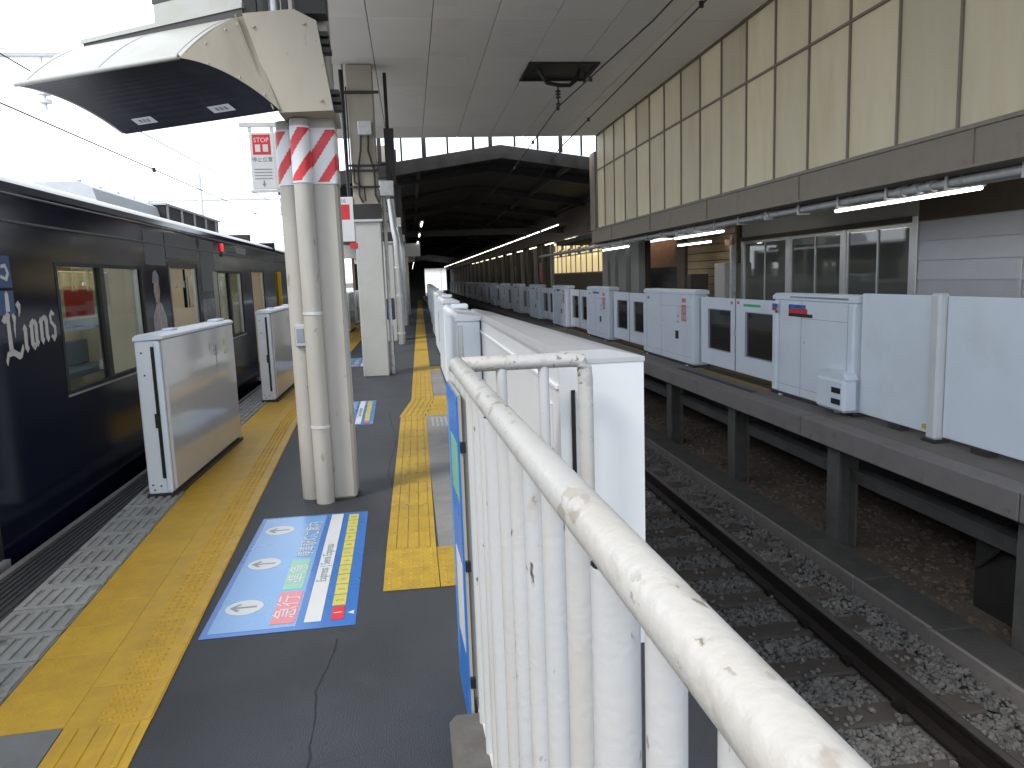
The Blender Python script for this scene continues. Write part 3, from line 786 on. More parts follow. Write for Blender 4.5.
# square columns beyond the striped one
def square_column(x, y, label, boxes=True):
    t = thing('square_column', label, 'column', (x, y, 0), 0, 'columns along the middle of the platform')
    obj('shaft', M().cbox(-.215, .215, -.21, .21, 0, 2.58, .012), colg, t)
    obj('upper_shaft', M().cbox(-.205, .205, -.20, .20, 2.582, 5.06, .012), beige, t)
    if boxes:
        obj('dark_panel', M().cbox(-.22, .24, -.235, -.211, 2.62, 2.86, .004), dsteel, t)
        obj('panel_rim', M().box(-.225, .245, -.24, -.2112, 2.575, 2.615), alu, t)
        obj('junction_box', M().cbox(-.06, .16, -.33, -.202, 3.94, 4.16, .01), steel, t)
        obj('junction_box', M().cbox(.24, .46, -.30, -.08, 2.98, 3.22, .01), steel, t)
        m = M()
        for z in (3.38, 3.12, 3.46): m.box(-.25, .25, -.24, -.21, z, z+.03)
        m.box(-.26, .30, -.25, -.21, 4.60, 4.64)
        objs('strap', m, dsteel, t)
        m = M()
        for x0, x1 in ((-.02, -.10), (.10, .16)):
            m.tube([(x0, -.26, 3.94), (x0 - .02, -.25, 3.7), (x1, -.245, 3.4), (x1, -.24, 3.0), (x1 + .05, -.24, 2.88)], .016, 6)
        m.tube([(-.17, -.25, 3.5), (-.16, -.26, 3.2), (-.02, -.27, 3.12), (.0, -.26, 2.9)], .014, 6)
        m.tube([(-.3, -.1, 5.0), (-.29, -.1, 4.4), (-.28, -.1, 2.9)], .028, 8)
        m.tube([(-.22, -.24, 4.7), (-.22, -.24, 3.2)], .012, 6)
        obj('conduit', m, dsteel, t, True)
        obj('conduit', M().tube([(.28, -.05, .02), (.28, -.05, 3.0)], .03, 10), steel, t, True)
        m = M().tube([(.42, .0, 3.1), (.40, .1, 4.2), (.40, .1, 5.0)], .03, 8).box(.34, .50, .0, .12, 3.2, 4.1)
        objs('riser', m, dsteel, t)
    return t
sq = square_column(-.645, 13.2, 'tall grey and cream square column hung with junction boxes and conduits')
for k, y in enumerate((20.7, 28.4, 36.0, 43.6, 51.0)):
    copy_tree(sq, (-.62 + .006*(y-20), y, 0), 'square column with conduits, %s beyond the one under the ceiling' % ORD[k])
# silver drain pipes
for k, (x, y) in enumerate(((-.28, 19.5), (-.20, 27.5), (-.12, 35))):
    t = thing('drain_pipe', '%s silver drain pipe standing on the platform beyond the square column' % ORD[k], 'pipe', (x, y, 0), 0, 'silver drain pipes')
    obj('pipe', M().tube([(0,0,0), (0,0,.3), (0,0,2.6), (-.05,0,2.9), (-.1, .2, 3.6)], .085, 16), alu, t, True)
    m = M()
    for z in (.25, 1.2, 1.9): m.tube([(0,0,z), (0,0,z+.04)], .10, 16)
    objs('collar', m, steel, t, True)
bx = thing('extinguisher_box', 'small dark blue box fixed behind the first square column', 'box', (-.45, 17.0, 0))
obj('body', M().cbox(-.09, .09, -.1, .1, .75, 1.22, .02), mat('dark_blue_paint', (.02, .03, .06), .4), bx)
obj('stand', M().tube([(0,0,0), (0,0,.62)], .03, 10), dsteel, bx, True)

# hanging signs
def stop_sign():
    t = thing('stop_sign', 'small white hanging sign with red stop square beside the striped column', 'sign', (-1.38, 8.0, 2.54))
    obj('board', M().cbox(-.115, .115, -.012, .012, 0, .545, .004), signw, t)
    obj('red_square', M().box(-.085, .085, -.0145, -.0115, .335, .525), red, t)
    text('lettering', 'STOP', .062, (0, -.0152, .452), (1,0,0), (0,0,1), signw, t, 'CENTER')
    objs('hand_mark', M().box(-.062, -.012, -.0158, -.0140, .36, .43).box(.012, .062, -.0158, -.0140, .36, .43), pwhite, t)
    text('lettering', '停止位置', .05, (0, -.0130, .27), (1,0,0), (0,0,1), pgrey, t, 'CENTER')
    m = M()
    for z in (.10, .13, .16, .19): m.box(-.085, .085, -.0138, -.0115, z, z + .008)
    objs('print_line', m, pgrey, t)
    obj('arrow', M().prism([(-.02, .055), (.02, .055), (.0, .02)], 'y', -.0138, -.0115).box(-.006, .006, -.0138, -.0115, .055, .085), pgrey, t)
    objs('bracket', M().box(-.2, .66, -.015, .015, .60, .64).box(-.12, -.09, -.01, .01, .55, .60).box(.09, .12, -.01, .01, .55, .60).box(-.13, .28, -.016, .016, -.03, -.005), steel, t)
    obj('side_rim', M().box(.1155, .185, -.02, .02, .0, .545), pwhite, t)
    return t
stop_sign()
t = thing('route_sign', 'white hanging sign with a red square between the striped and square columns', 'sign', (-.97, 13.0, 2.26))
obj('board', M().cbox(-.13, .115, -.02, .02, 0, .72, .006), signw, t)
obj('red_square', M().box(-.10, .045, -.024, -.0195, .36, .60), red, t)
text('lettering', '16', .09, (-.05, -.0225, .63), (1,0,0), (0,0,1), pgrey, t, 'CENTER')
obj('red_tag', M().cbox(.02, .14, -.02, .02, -.11, -.02, .004), red, t)
objs('hanger', M().box(-.10, -.08, -.01, .01, .72, 2.8).box(.06, .08, -.01, .01, .72, 2.8), dsteel, t)

# ------------------------------------------------------------------ cream panel wall above the far track side
pw = thing('panel_wall', 'high wall of cream translucent panels in brown metal framing over the opposite platform', 'wall')
XW = 4.90
mull = [18.85, 17.95, 17.05, 16.15, 15.25, 14.35, 13.45, 12.55, 11.67, 10.78, 9.91, 9.04, 8.17, 7.30, 6.43, 5.56, 4.69, 3.82, 2.95, 2.08, 1.21]
edges = [19.6] + mull
pm = {}
for i in range(len(edges)-1):
    y1, y0 = edges[i], edges[i+1]
    for (z0, z1) in ((2.766, 4.203), (4.237, 5.058)):
        obj('wall_panel', M().cbox(XW+.01, XW+.03, y0+.0125, y1-.0125, z0, z1, .003), fibre, pw)
for y in mull: obj('mullion', M().box(XW-.012, XW+.045, y-.012, y+.012, 2.765, 5.06), bsteel, pw)
obj('mullion', M().box(XW-.012, XW+.045, 19.601, 19.66, 2.765, 5.06), bsteel, pw)
y = 0
for i in range(len(edges)-1):
    obj('cross_rail', M().box(XW-.008, XW+.04, edges[i+1]+.0125, edges[i]-.0125, 4.205, 4.236), bsteel, pw)
obj('top_rail', M().box(XW-.03, XW+.06, 1.2, 19.6, 5.061, 5.16), bsteel, pw)
obj('sill_rail', M().box(XW-.04, XW+.05, 1.2, 19.66, 2.725, 2.763), bsteel, pw)
obj('beam', M().box(XW-.02, XW+.24, 1.2, 20.2, 2.42, 2.723), bsteel, pw)
obj('beam_flange', M().box(XW-.06, XW+.27, 1.2, 20.2, 2.395, 2.419), bsteel, pw)
m = M()
for y in (6.2, 9.2, 12.2, 15.2, 18.2): m.box(XW-.035, XW-.021, y-.02, y+.02, 2.42, 2.722)
obj('stiffener', m, bsteel, pw)
obj('end_post', M().box(XW-.05, XW+.24, 19.67, 20.2, 2.725, 4.7), bsteel, pw)
# roof above the opposite platform
m = M().box(XW+.245, 9.3, 1.2, 23.0, 2.60, 2.74).box(XW+.245, 6.85, 23.001, 26.6, 2.60, 2.74); tag(obj('awning_roof', m, dsteel), 'dark flat roof over the opposite platform behind the brown beam', 'roof')
# cable tray hung below the beam
ct = thing('cable_tray', 'grey cable tray of twin pipes hung under the brown beam', 'cable tray')
for (dx, z, r_) in ((0, 2.335, .042), (.085, 2.31, .03)):
    obj('pipe', M().tube([(5.12+dx, 1.5, z), (5.12+dx, 30, z)], r_, 12), steel, ct, True)
y = 2.1
while y < 24:
    objs('hanger', M().box(5.06, 5.225, y, y+.035, 2.265, 2.285).box(5.06, 5.075, y, y+.035, 2.285, 2.40).box(5.215, 5.23, y, y+.035, 2.285, 2.40), steel, ct)
    y += .93
m = M()
for y in (7.0, 7.2, 7.45, 10.4, 10.6, 13.6, 15.0): m.tube([(5.12, y, 2.335), (5.12, y+.09, 2.335)], .058, 10)
objs('coupling', m, steel, ct, True)

# fluorescent fittings
def tube_lamp(x, y0, y1, z, label, group, mt=None, body=True, tr=.017):
    t = thing('tube_lamp', label, 'lamp', (x, y0, z), 0, group)
    L = y1 - y0
    obj('fitting', M().prism([(-.04, .06), (.04, .06), (.034, .024), (-.034, .024)], 'y', 0, L), whitem, t)
    obj('tube', M().tube([(0, .02, .02 - tr*.7), (0, L-.02, .02 - tr*.7)], tr, 10), mt or lamp, t, True)
    if body: objs('stem', M().tube([(0, L*.2, .06), (0, L*.2, .34)], .01, 6).tube([(0, L*.8, .06), (0, L*.8, .34)], .01, 6), dsteel, t)
    return t
tube_lamp(5.30, 6.58, 9.07, 2.255, 'lit tube lamp in front of the grey siding of the station building', 'tube lamps of the opposite platform')
tube_lamp(5.30, 12.5, 14.9, 2.225, 'lit tube lamp above the stair opening, the upper of two close together', 'tube lamps of the opposite platform')
tube_lamp(6.50, 16.0, 18.07, 2.19, 'lit tube lamp over the stairs, the lower of two close together', 'tube lamps of the opposite platform')
tube_lamp(5.30, 18.2, 20.7, 2.215, 'lit tube lamp in front of the pale grey wall piers', 'tube lamps of the opposite platform')

# ------------------------------------------------------------------ opposite platform
op = setting('opposite_platform')
obj('deck', M().box(4.32, 9.6, -2, 110, -.2, -.004), mat('deck_asphalt', (.135, .122, .112), .8, var=.15, vs=3, bump=.4, bs=120, dirt=((.09, .08, .072), 2, .56, .5, .15)), op)
y = -1.4
k = 0
while y < 72:
    L = 3.0
    obj('edge_slab', M().cbox(4.10, 4.316, y+.006, y+L-.006, -.215, random.uniform(-.004, .001), .008), edgem, op)
    y += L
obj('edge_run', M().box(4.10, 4.316, y, 110, -.2, 0), edgem, op)
obj('under_wall', M().box(5.6, 5.75, -2, 110, -1.36, -.205), concd, op)
m = M().box(4.42, 4.52, -1.5, 110, -.62, -.50).box(4.40, 4.54, -1.5, 110, -.50, -.485); objs('under_beam', m, concd, op)
y = 9.4
m = M().box(4.318, 4.40, 9.3, 12.05, -.0035, .004); obj('dark_edge_mat', m, rubber, op)
yb = M()
for (a, b) in ((9.35, 11.95), (14.85, 17.4), (19.7, 22.2)): yb.box(4.58, 5.0, a, b, -.0035, .003)
objs('yellow_band', yb, mat('dull_yellow', (.24, .15, .03), .7, var=.25, vs=6), op)
sp_me = M().prism([(-.105,-.115),(-.075,-.115),(-.062,-.04),(.062,-.04),(.075,-.115),(.105,-.115),(.105,.115),(-.105,.115)], 'z', -1.36, -.262).build('shaft'); sp_me.materials.append(conc)
cap_me = M().box(-.16, .9, -.11, .11, -.26, -.217).build('bearer'); cap_me.materials.append(concd)
for k in range(14):
    y = 4.65 + 2.55*k
    t = thing('support_post', '%s short concrete support post under the opposite platform edge counting from the fixed panels' % ORD[k], 'post', (4.36, y, 0), 0, 'posts under the opposite platform')
    obj('shaft', sp_me, None, t); obj('bearer', cap_me, None, t)
    if k % 2 == 0:
        obj('brace', M().tube([(.1, .17, -.3), (.25, .9, -.95)], .02, 6), dsteel, t)
# closed end panel by the near posts
tag(obj('cable_box', M().cbox(4.6, 5.2, 4.6, 5.6, -1.36, -.62, .02), dsteel), 'dark equipment box on the soil under the near end of the opposite platform', 'box')

# platform doors of the opposite side -------------------------------------------------
XD = 4.60
fx = thing('fixed_panel', 'plain pale fixed screen panel past the white post, reaching out of view', 'screen', (XD, 2.6, 0), 0, 'fixed screens of the opposite platform')
obj('sheet', M().cbox(.02, .06, 0, 3.48, .05, 1.30, .006), white, fx); objs('foot', M().box(.0, .09, .3, .5, 0, .049).box(.0, .09, 2.9, 3.1, 0, .049), dsteel, fx)
fx2 = thing('fixed_panel', 'plain pale fixed screen panel between white post and the case with sensor box', 'screen', (XD, 6.23, 0), 0, 'fixed screens of the opposite platform')
obj('sheet', M().cbox(.02, .06, 0, 1.12, .05, 1.30, .006), white, fx2); objs('foot', M().box(0, .09, .4, .6, 0, .049), dsteel, fx2)
t = thing('screen_post', 'slim bright white post between the two plain fixed screen panels', 'post', (XD, 6.09, 0))
obj('shaft', M().cbox(-.05, .06, 0, .13, .02, 1.325, .02), pwhite, t); obj('base_plate', M().box(-.07, .09, -.02, .15, 0, .019), dsteel, t)
obj('sticker', M().box(-.0, .0195, .16, .24, .09, .13), pyel, t)

def op_case(y0, L, label):
    t = thing('door_case', label, 'platform door', (XD, y0, 0), 0, 'door cases of the opposite platform')
    obj('body', M().cbox(0, .24, .03, L-.03, .03, 1.20, .012), white, t)
    obj('lid', M().prism([(-.012, 1.201), (.25, 1.201), (.25, 1.25), (.21, 1.275), (.03, 1.275), (-.012, 1.24)], 'y', 0.0, L), white, t)
    for a in (0.0, L-.15): obj('end_pillar', M().cbox(-.03, .10, a+.02, a+.13, .04, 1.17, .02), white, t)
    obj('base', M().box(-.02, .26, .0, L, 0, .029), dsteel, t)
    sm = M()
    for q in (.17, L*.62, L-.17): sm.box(-.0018, .0005, q, q+.004, .05, 1.19)
    for (a, b, z) in ((.174, L*.62, .985), (.174, L*.62, .14), (L*.62+.004, L-.17, .14)): sm.box(-.0018, .0005, a, b, z, z+.004)
    objs('panel_seam', sm, pgrey, t)
    bm_ = M()
    for q in (.2, L*.6, L*.64, L-.2):
        for z in (.17, .6, 1.16): bm_.tube([(.0005, q, z), (-.004, q, z)], .007, 6)
    o_ = obj('bolts', bm_, steel, t); o_['kind'] = 'stuff'
    obj('lock', M().tube([(.0005, L*.58, .70), (-.006, L*.58, .70)], .018, 10), steel, t)
    objs('anchor', M().box(-.05, -.0205, .25, .31, 0, .018).box(-.05, -.0205, L-.31, L-.25, 0, .018), steel, t)
    return t
Z_ = (0, 0, 1); NY = (0, -1, 0)        # lettering on the track face reads towards -Y
c7 = op_case(7.40, 1.86, 'white door case with sensor box and blue and red stickers beside the fixed panels')
obj('sensor_box', M().cbox(-.17, -.001, -.06, .50, .05, .40, .03).prism([(-.06, .40), (.50, .40), (.44, .47), (.0, .47)], 'x', -.15, -.001), white, c7)
objs('sensor_window', M().box(-.174, -.169, .0, .17, .13, .19).box(-.174, -.169, .0, .17, .25, .31), black, c7)
obj('display_strip', M().box(-.016, -.011, .15, 1.4, 1.225, 1.245), pgrey, c7)
objs('sticker_blue', M().box(-.004, .0005, 1.06, 1.46, 1.10, 1.145).box(-.034, -.0295, 1.70, 1.83, 1.10, 1.145), blue, c7)
objs('sticker_red', M().box(-.004, .0005, 1.02, 1.46, 1.04, 1.099).box(-.034, -.0295, 1.72, 1.83, 1.06, 1.099), red, c7)
obj('sticker_black', M().box(-.004, .0005, .90, 1.46, 1.00, 1.039).box(-.034, -.0295, 1.70, 1.75, 1.03, 1.059), black, c7)
def op_leaf(y0, y1, label):
    t = thing('door_leaf_pair', label, 'platform door', (XD+.09, y0, 0), 0, 'sliding doors of the opposite platform')
    L = y1 - y0; h = L/2
    for k in (0, 1):
        a, b = k*h + .012, (k+1)*h - .012
        w0, w1 = (a + .13, b - .32) if k == 0 else (a + .16, b - .30)
        m = M().cbox(0, .05, a, b, .10, .36, .004).cbox(0, .05, a, b, .985, 1.165, .004).cbox(.0005, .0495, a, w0, .355, .99, .003).cbox(.0005, .0495, w1, b, .355, .99, .003)
        obj('leaf', m, white, t)
        obj('pane', M().box(.02, .026, w0 - .003, w1 + .003, .357, .988), pane_d, t)
        m = M().box(-.003, .0005, w0-.004, w0+.01, .352, .99).box(-.003, .0005, w1-.01, w1+.004, .352, .99).box(-.003, .0005, w0+.01, w1-.01, .352, .364).box(-.003, .0005, w0+.01, w1-.01, .978, .99)
        obj('gasket', m, pgrey, t)
    obj('seal', M().box(-.006, .05, h-.011, h+.011, .10, 1.165), pgrey, t)
    obj('handle', M().box(-.012, -.0061, h-.03, h+.03, .62, .72), alu, t)
    obj('sill', M().box(-.02, .10, 0, L, .004, .03), dsteel, t)
    return t
l7 = op_leaf(9.27, 11.97, 'sliding door pair with a green sticker on the opposite platform')
obj('sticker_green', M().box(-.004, .0005, .55, 1.08, .10+.965, 1.10), mat('sticker_green', (.03, .45, .16), .4), l7)
m = M()
for (a, z) in ((1.45, 1.08), (1.22, 1.09)): m.box(-.004, .0005, a, a+.07, z, z+.045)
objs('sticker_red', m, redf, l7)
c12 = op_case(12.0, 2.75, 'white door case with a vertical red notice, in front of the stair opening')
def case_marks(c, L, bl=False):
    m = M().box(-.004, .0005, .40, .62, .74, 1.02).box(-.004, .0005, .42, .60, 1.06, 1.13).box(-.004, .0005, L-.35, L-.22, 1.08, 1.13)
    objs('sticker_red', m, redf, c)
    text('lettering', '注意', .10, (-.0048, .60, .90), NY, Z_, pwhite, c); text('lettering', '危険', .10, (-.0048, .60, .78), NY, Z_, pwhite, c)
    objs('sensor_window', M().box(-.006, .0005, .78, .93, .42, .56), black, c)
    objs('sticker_dot', M().box(-.004, .0005, .78, .83, .80, .84).box(-.004, .0005, .78, .83, .70, .74), redf, c)
    if bl: objs('sticker_blue', M().box(-.004, .0005, 1.0, 1.6, 1.10, 1.15), blue, c)
case_marks(c12, 2.75)
l14 = op_leaf(14.80, 17.40, 'sliding door pair with dark windows in front of the pale wall piers')
c17 = op_case(17.45, 2.25, 'white door case with a small blue strip, second beyond the stair opening')
case_marks(c17, 2.25, True)
l19 = op_leaf(19.75, 22.3, 'sliding door pair on the opposite platform beside the yellow lit windows')
def OL(k): return ORD[k]
y = 22.35; k = 0
while y < 88:
    copy_tree(c17, (XD, y, 0), '%s white door case of the opposite platform beyond the yellow windows' % ORD[k])
    copy_tree(l19, (XD+.09, y + 2.3, 0), '%s sliding door pair of the opposite platform beyond the yellow windows' % ORD[k])
    y += 4.9; k += 1

# ------------------------------------------------------------------ station building behind the opposite platform
XB = 7.0
sb = thing('station_building', 'grey station building with sash windows and lap siding behind the opposite platform', 'building')
objs('wall', M().box(XB+.02, XB+.2, 1.0, 9.86, 0, 2.6).box(XB+.02, XB+.2, 9.86, 15.6, 0, .88).box(XB+.02, XB+.2, 9.86, 15.6, 2.16, 2.6), greywall, sb)
for j in range(8):
    for (a, b) in ((1.0, 4.4), (4.41, 7.9), (7.91, 9.84)):
        z0 = .05 + j*.262
        m = M(); m.prism([(XB+.019, z0), (XB-.012, z0), (XB-.012, z0+.02), (XB+.006, z0+.258), (XB+.019, z0+.258)], 'y', a, b)
        obj('plank', m, siding, sb)
obj('corner_post', M().cbox(XB-.03, XB+.03, 9.845, 9.97, 0, 2.24, .008), alu, sb)
obj('corner_post', M().cbox(XB-.025, XB+.02, 7.99, 8.05, 0, 1.6, .006), alu, sb)
objs('shade_header', M().box(XB-.02, XB+.0195, 9.98, 15.6, 2.165, 2.24), brownwall, sb)  # dark brown band stands in for shade at the wall top
objs('shade_header', M().box(XB-.016, XB+.0195, 1.0, 9.84, 2.16, 2.6), brownwall, sb)
for (a, b) in ((9.99, 11.60), (11.74, 13.44), (13.58, 15.42)):
    m = M().box(XB-.01, XB+.03, a, a+.05, .9, 2.15).box(XB-.01, XB+.03, b-.05, b, .9, 2.15).box(XB-.01, XB+.03, a+.05, b-.05, .9, .95).box(XB-.01, XB+.03, a+.05, b-.05, 2.10, 2.15)
    wf = obj('window', m, alu, sb)
    c = (a+b)/2 - .02
    obj('mullion', M().box(XB-.012, XB+.032, c-.018, c+.018, .95, 2.10), alu, wf)
    for (p, q) in ((a+.05, c-.018), (c+.018, b-.05)): obj('pane', M().box(XB+.005, XB+.011, p, q, .95, 2.10), pane_f, wf)
    obj('post', M().cbox(XB-.022, XB+.03, b+.005, b+.135, .88, 2.16, .006), alu, sb)
obj('interior_wall', M().box(XB+1.6, XB+1.7, 9.5, 15.8, 0, 2.6), mat('office_wall', (.22, .22, .20), .7), sb)
obj('interior_floor', M().box(XB+.2, XB+1.6, 9.86, 15.6, .0, .02), floorm, sb)
# staircase and its timber walls
st = thing('stair_hall', 'stair hall with tan slatted wall and reddish timber wall beside the office windows', 'stairs')
for j in range(12):
    obj('slat', M().box(XB+.75, XB+.80, 17.6, 20.9, .2 + j*.205, .2 + j*.205 + .185), woody, st)
obj('backing', M().box(XB+.81, XB+.9, 17.5, 21.0, 0, 2.6), brownwall, st)
for j in range(9): obj('timber_board', M().box(XB+1.25, XB+1.30, 22.2+j*.48, 22.2+j*.48+.46, 1.7, 2.58), woodb, st)
for j in range(8): obj('step', M().box(XB+.15+j*.10, XB+1.24, 20.95, 26.4, j*.215, (j+1)*.215-.004), concd, st)
obj('newel_wall', M().box(XB-.1, XB-.02, 18.7, 19.28, 0, 2.6), brownwall, st)
obj('low_cabinet', M().cbox(XB-.3, XB+.2, 15.75, 16.3, 0, 1.72, .01), greywall, st)
obj('frame_post', M().box(XB-.2, XB-.1, 15.62, 15.72, 0, 2.3), steel, st)
obj('grey_plinth', M().box(XB-.05, XB+.4, 18.4, 18.8, 0, 1.5), concd, st)
bag = mat('orange_sign', (.5, .12, .03), .5)
tag(obj('orange_plate', M().cbox(6.72, 6.78, 15.45, 15.8, 2.1, 2.22, .005), bag), 'small orange plate fixed high beside the office windows', 'sign')
pl = thing('pier_wall', 'row of pale grey wall piers between the stairs and the yellow windows', 'wall')
for (a, b) in ((22.6, 23.4), (24.0, 24.9), (25.3, 25.9), (26.3, 27.0)): obj('pier', M().cbox(XB-.12, XB+.1, a, b, 0, 2.6, .01), greywall, pl)
obj('recess', M().box(XB+.12, XB+.25, 22.55, 27.05, 0, 2.6), brownwall, pl)
obj('brace', M().obox((XB-.06, 25.0, .2), (0, .12, 0), (.05, 0, 0), (0, 1.1, 1.9)), greywall, pl)
yw = thing('yellow_windows', 'band of yellow lit frosted windows with dark squares above a brown wall', 'windows')
obj('lower_wall', M().box(XB, XB+.15, 27.05, 37.0, 0, 1.62), brownwall, yw)
objs('window_frame', M().box(XB-.01, XB+.05, 27.05, 37, 1.62, 1.68).box(XB-.01, XB+.05, 27.05, 37, 3.10, 3.2), bsteel, yw)
n = 10
for i in range(n):
    a = 27.06 + i*.994
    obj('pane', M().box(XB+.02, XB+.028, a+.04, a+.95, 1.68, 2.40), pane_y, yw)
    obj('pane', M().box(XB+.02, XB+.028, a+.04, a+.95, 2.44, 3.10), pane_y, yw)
    obj('window_bar', M().box(XB-.005, XB+.045, a-.04, a+.04, 1.68, 3.10), bsteel, yw)
    obj('dark_square', M().box(XB-.004, XB+.018, a+.1+.42*(i % 2), a+.52+.42*(i % 2), 2.42+.28*((i*7) % 2), 2.72+.28*((i*7) % 2)), bsteel, yw)
obj('transom', M().box(XB-.003, XB+.04, 27.1, 37, 2.40, 2.44), bsteel, yw)

# ------------------------------------------------------------------ gabled shed over the tracks
sh = thing('station_shed', 'long dark gabled shed roof over the tracks beyond the ceiling', 'shed')
XR, ZR = 2.53, 4.98
SL, XL_, XRt = .145, -3.2, 6.85
def zroof(x): return ZR - SL*abs(x - XR)
Y0s, Y1s = 20.5, 140
m = M().prism([(XL_, zroof(XL_)), (XR, ZR), (XRt, zroof(XRt)), (XRt, zroof(XRt)+.06), (XR, ZR+.06), (XL_, zroof(XL_)+.06)], 'y', Y0s, Y1s)
obj('roof', m, dsteel, sh)
def rafter(y, d, w, nm='rafter'):
    m = M().prism([(XL_, zroof(XL_)-.003), (XR, ZR-.003), (XRt, zroof(XRt)-.003), (XRt, zroof(XRt)-d), (XR, ZR-d), (XL_, zroof(XL_)-d)], 'y', y, y+w); obj(nm, m, dsteel, sh)
rafter(20.35, .30, .14, 'gable_beam')
y = 23.4
while y < 100: rafter(y, .22, .16); y += 5.4
for x in (-1.6, .4, 4.6, 6.6): obj('purlin', M().box(x-.05, x+.05, Y0s, 100, zroof(x)-.14, zroof(x)-.005), dsteel, sh)
obj('tie_beam', M().box(XL_, XRt, 33, 33.2, 3.4, 3.65), dsteel, sh)
# glazing bars between the ceiling and the gable
cl = thing('clerestory_bars', 'row of dark window bars between the ceiling end and the shed gable', 'window bars')
for x, w_ in ((-2.4,.05),(-1.75,.05),(-1.2,.05),(-.6,.1),(-.05,.05),(.52,.11),(1.12,.05),(1.78,.07),(2.22,.1),(2.85,.05),(3.45,.05),(4.05,.1),(4.6,.05)):
    obj('bar', M().box(x-w_/2, x+w_/2, 20.0, 20.06, zroof(x)-.02, 5.35), dsteel, cl)
# side wall of the shed behind the opposite platform
sw = thing('shed_wall', 'long brown wall with pale posts behind the far part of the opposite platform', 'wall')
objs('wall', M().box(XB+.3, XB+.45, 37.05, 140, 0, 4.2), brownwall, sw)
y = 38.2; k = 0
while y < 112:
    obj('post', M().box(XB+.1, XB+.29, y, y+.28, 0, 3.5), greywall if k % 2 == 0 else bsteel, sw)
    if k % 4 == 1: obj('poster', M().box(XB+.27, XB+.299, y+.7, y+2.0, 1.2, 2.3), redf if k == 1 else pgrey, sw)
    y += 2.6; k += 1
obj('lintel', M().box(XB-.2, XB+.299, 27, 140, 3.25, 3.6), brownwall, sw)
obj('upper_cladding', M().box(XB-.3, XB-.2, 26.6, 140, 3.201, 4.3), brownwall, sw)
# end wall added to darken the distance, leaving a small bright opening
ew = thing('end_wall', 'dark wall added to close off the sky around the distant shed opening', 'wall')
xo0, xo1, zo0, zo1 = 2.7, 6.6, -1.3, 3.5
objs('wall', M().box(-8, xo0, 140, 140.3, -1.36, 5).box(xo1, 12, 140, 140.3, -1.36, 5).box(xo0, xo1, 140, 140.3, zo1, 5), dsteel, ew)
obj('frame', M().box(xo0+2.9, xo0+2.98, 140.1, 140.2, -1.36, zo1), steel, ew)
# platform-side wall rows deep inside the shed, train side
dw = thing('shed_partition', 'grey fascia and dark partition over the platform beyond the square columns', 'partition')
obj('fascia', M().box(-3.1, .45, 30, 30.3, 2.5, 3.0), greywall, dw)
obj('fascia', M().box(-3.1, .35, 44, 44.3, 2.6, 3.3), greywall, dw)
obj('upper_wall', M().box(-3.1, -.9, 30.31, 44, 3.0, 4.1), brownwall, dw)
obj('side_wall', M().box(-3.2, -3.05, 44, 140, -.0, 4.2), brownwall, dw)

# lamp rows in the shed
def row(name, label, x, z, y0, y1, step, L, mt, first_lab):
    t0 = None; k = 0; y = y0
    while y < y1 and k < 24:
        lab = '%s lamp of the %s' % (ORD[k], label)
        if t0 is None:
            t0 = tube_lamp(x, y, y+L, z, lab, 'lamps of the ' + label, mt, body=False, tr=.009)
        else: copy_tree(t0, (x, y, z), lab)
        y += step; k += 1
row('tube_lamp', 'long lit row under the shed roof over the track', 5.35, 3.35, 27.2, 118, 4.0, 3.5, lamp, '')
row('tube_lamp', 'short warm row above the opposite platform in the shed', 6.2, 2.95, 28.0, 75, 4.6, 2.2, lampw, '')
row('tube_lamp', 'thin row hanging over the island platform in the shed', .38, 3.02, 19.8, 100, 5.0, 1.6, lamp, '')

# ------------------------------------------------------------------ track
tk = thing('railway_track', 'single railway track with dark rails on concrete sleepers between the platforms', 'track')
def rail_mesh(y0, y1):
    pr = [(-.0725, -.03), (.0725, -.03), (.0725, -.01), (.012, .015), (.008, .112), (.034, .122), (.034, .15), (-.034, .15), (-.034, .122), (-.008, .112), (-.012, .015), (-.0725, -.01)]
    return M().prism(pr, 'y', y0, y1)
RT = -1.10
rx = (2.03, 3.10)
for x in rx:
    r_ = obj('rail', rail_mesh(-2, 140), railst, tk, loc=(x, 0, RT - .15))
    obj('rail_head', M().box(-.026, .026, -2, 140, .1495, .1525), railtop_m, r_)
sl = M().cbox(-1.02, 1.02, -.115, .115, -.14, 0, .015).build('sleeper'); sl.materials.append(sleeper_m)
fe = M().box(-.12, .12, -.07, .07, .0, .022).build('fastening'); fe.materials.append(railst)
pe = M().box(.62, .95, -.10, .10, .0005, .004).build('sleeper_pad'); pe.materials.append(sleeper_end)
y = .6; k = 0
while y < 45:
    s_ = obj('sleeper', sl, None, tk, loc=(2.565 + random.uniform(-.015, .015), y, RT - .19)); s_.rotation_euler = (0, 0, random.uniform(-.012, .012))
    y += .61; k += 1
fm = M()
y = .6
while y < 25:
    for x in rx:
        for sx in (-1, 1): fm.box(x+sx*.075-.03, x+sx*.075+.03, y-.05, y+.05, RT-.19, RT-.15)
    y += .61
o = obj('fastenings', fm, railst, tk); o['kind'] = 'stuff'
m = M().box(1.0, 3.76, -2, 140, -1.355, RT - .235)
obj('ballast_bed', m, mat('ballast_bed_stone', (.12, .12, .125), .95, var=.5, vs=28, bump=1., bs=45), kind='structure')
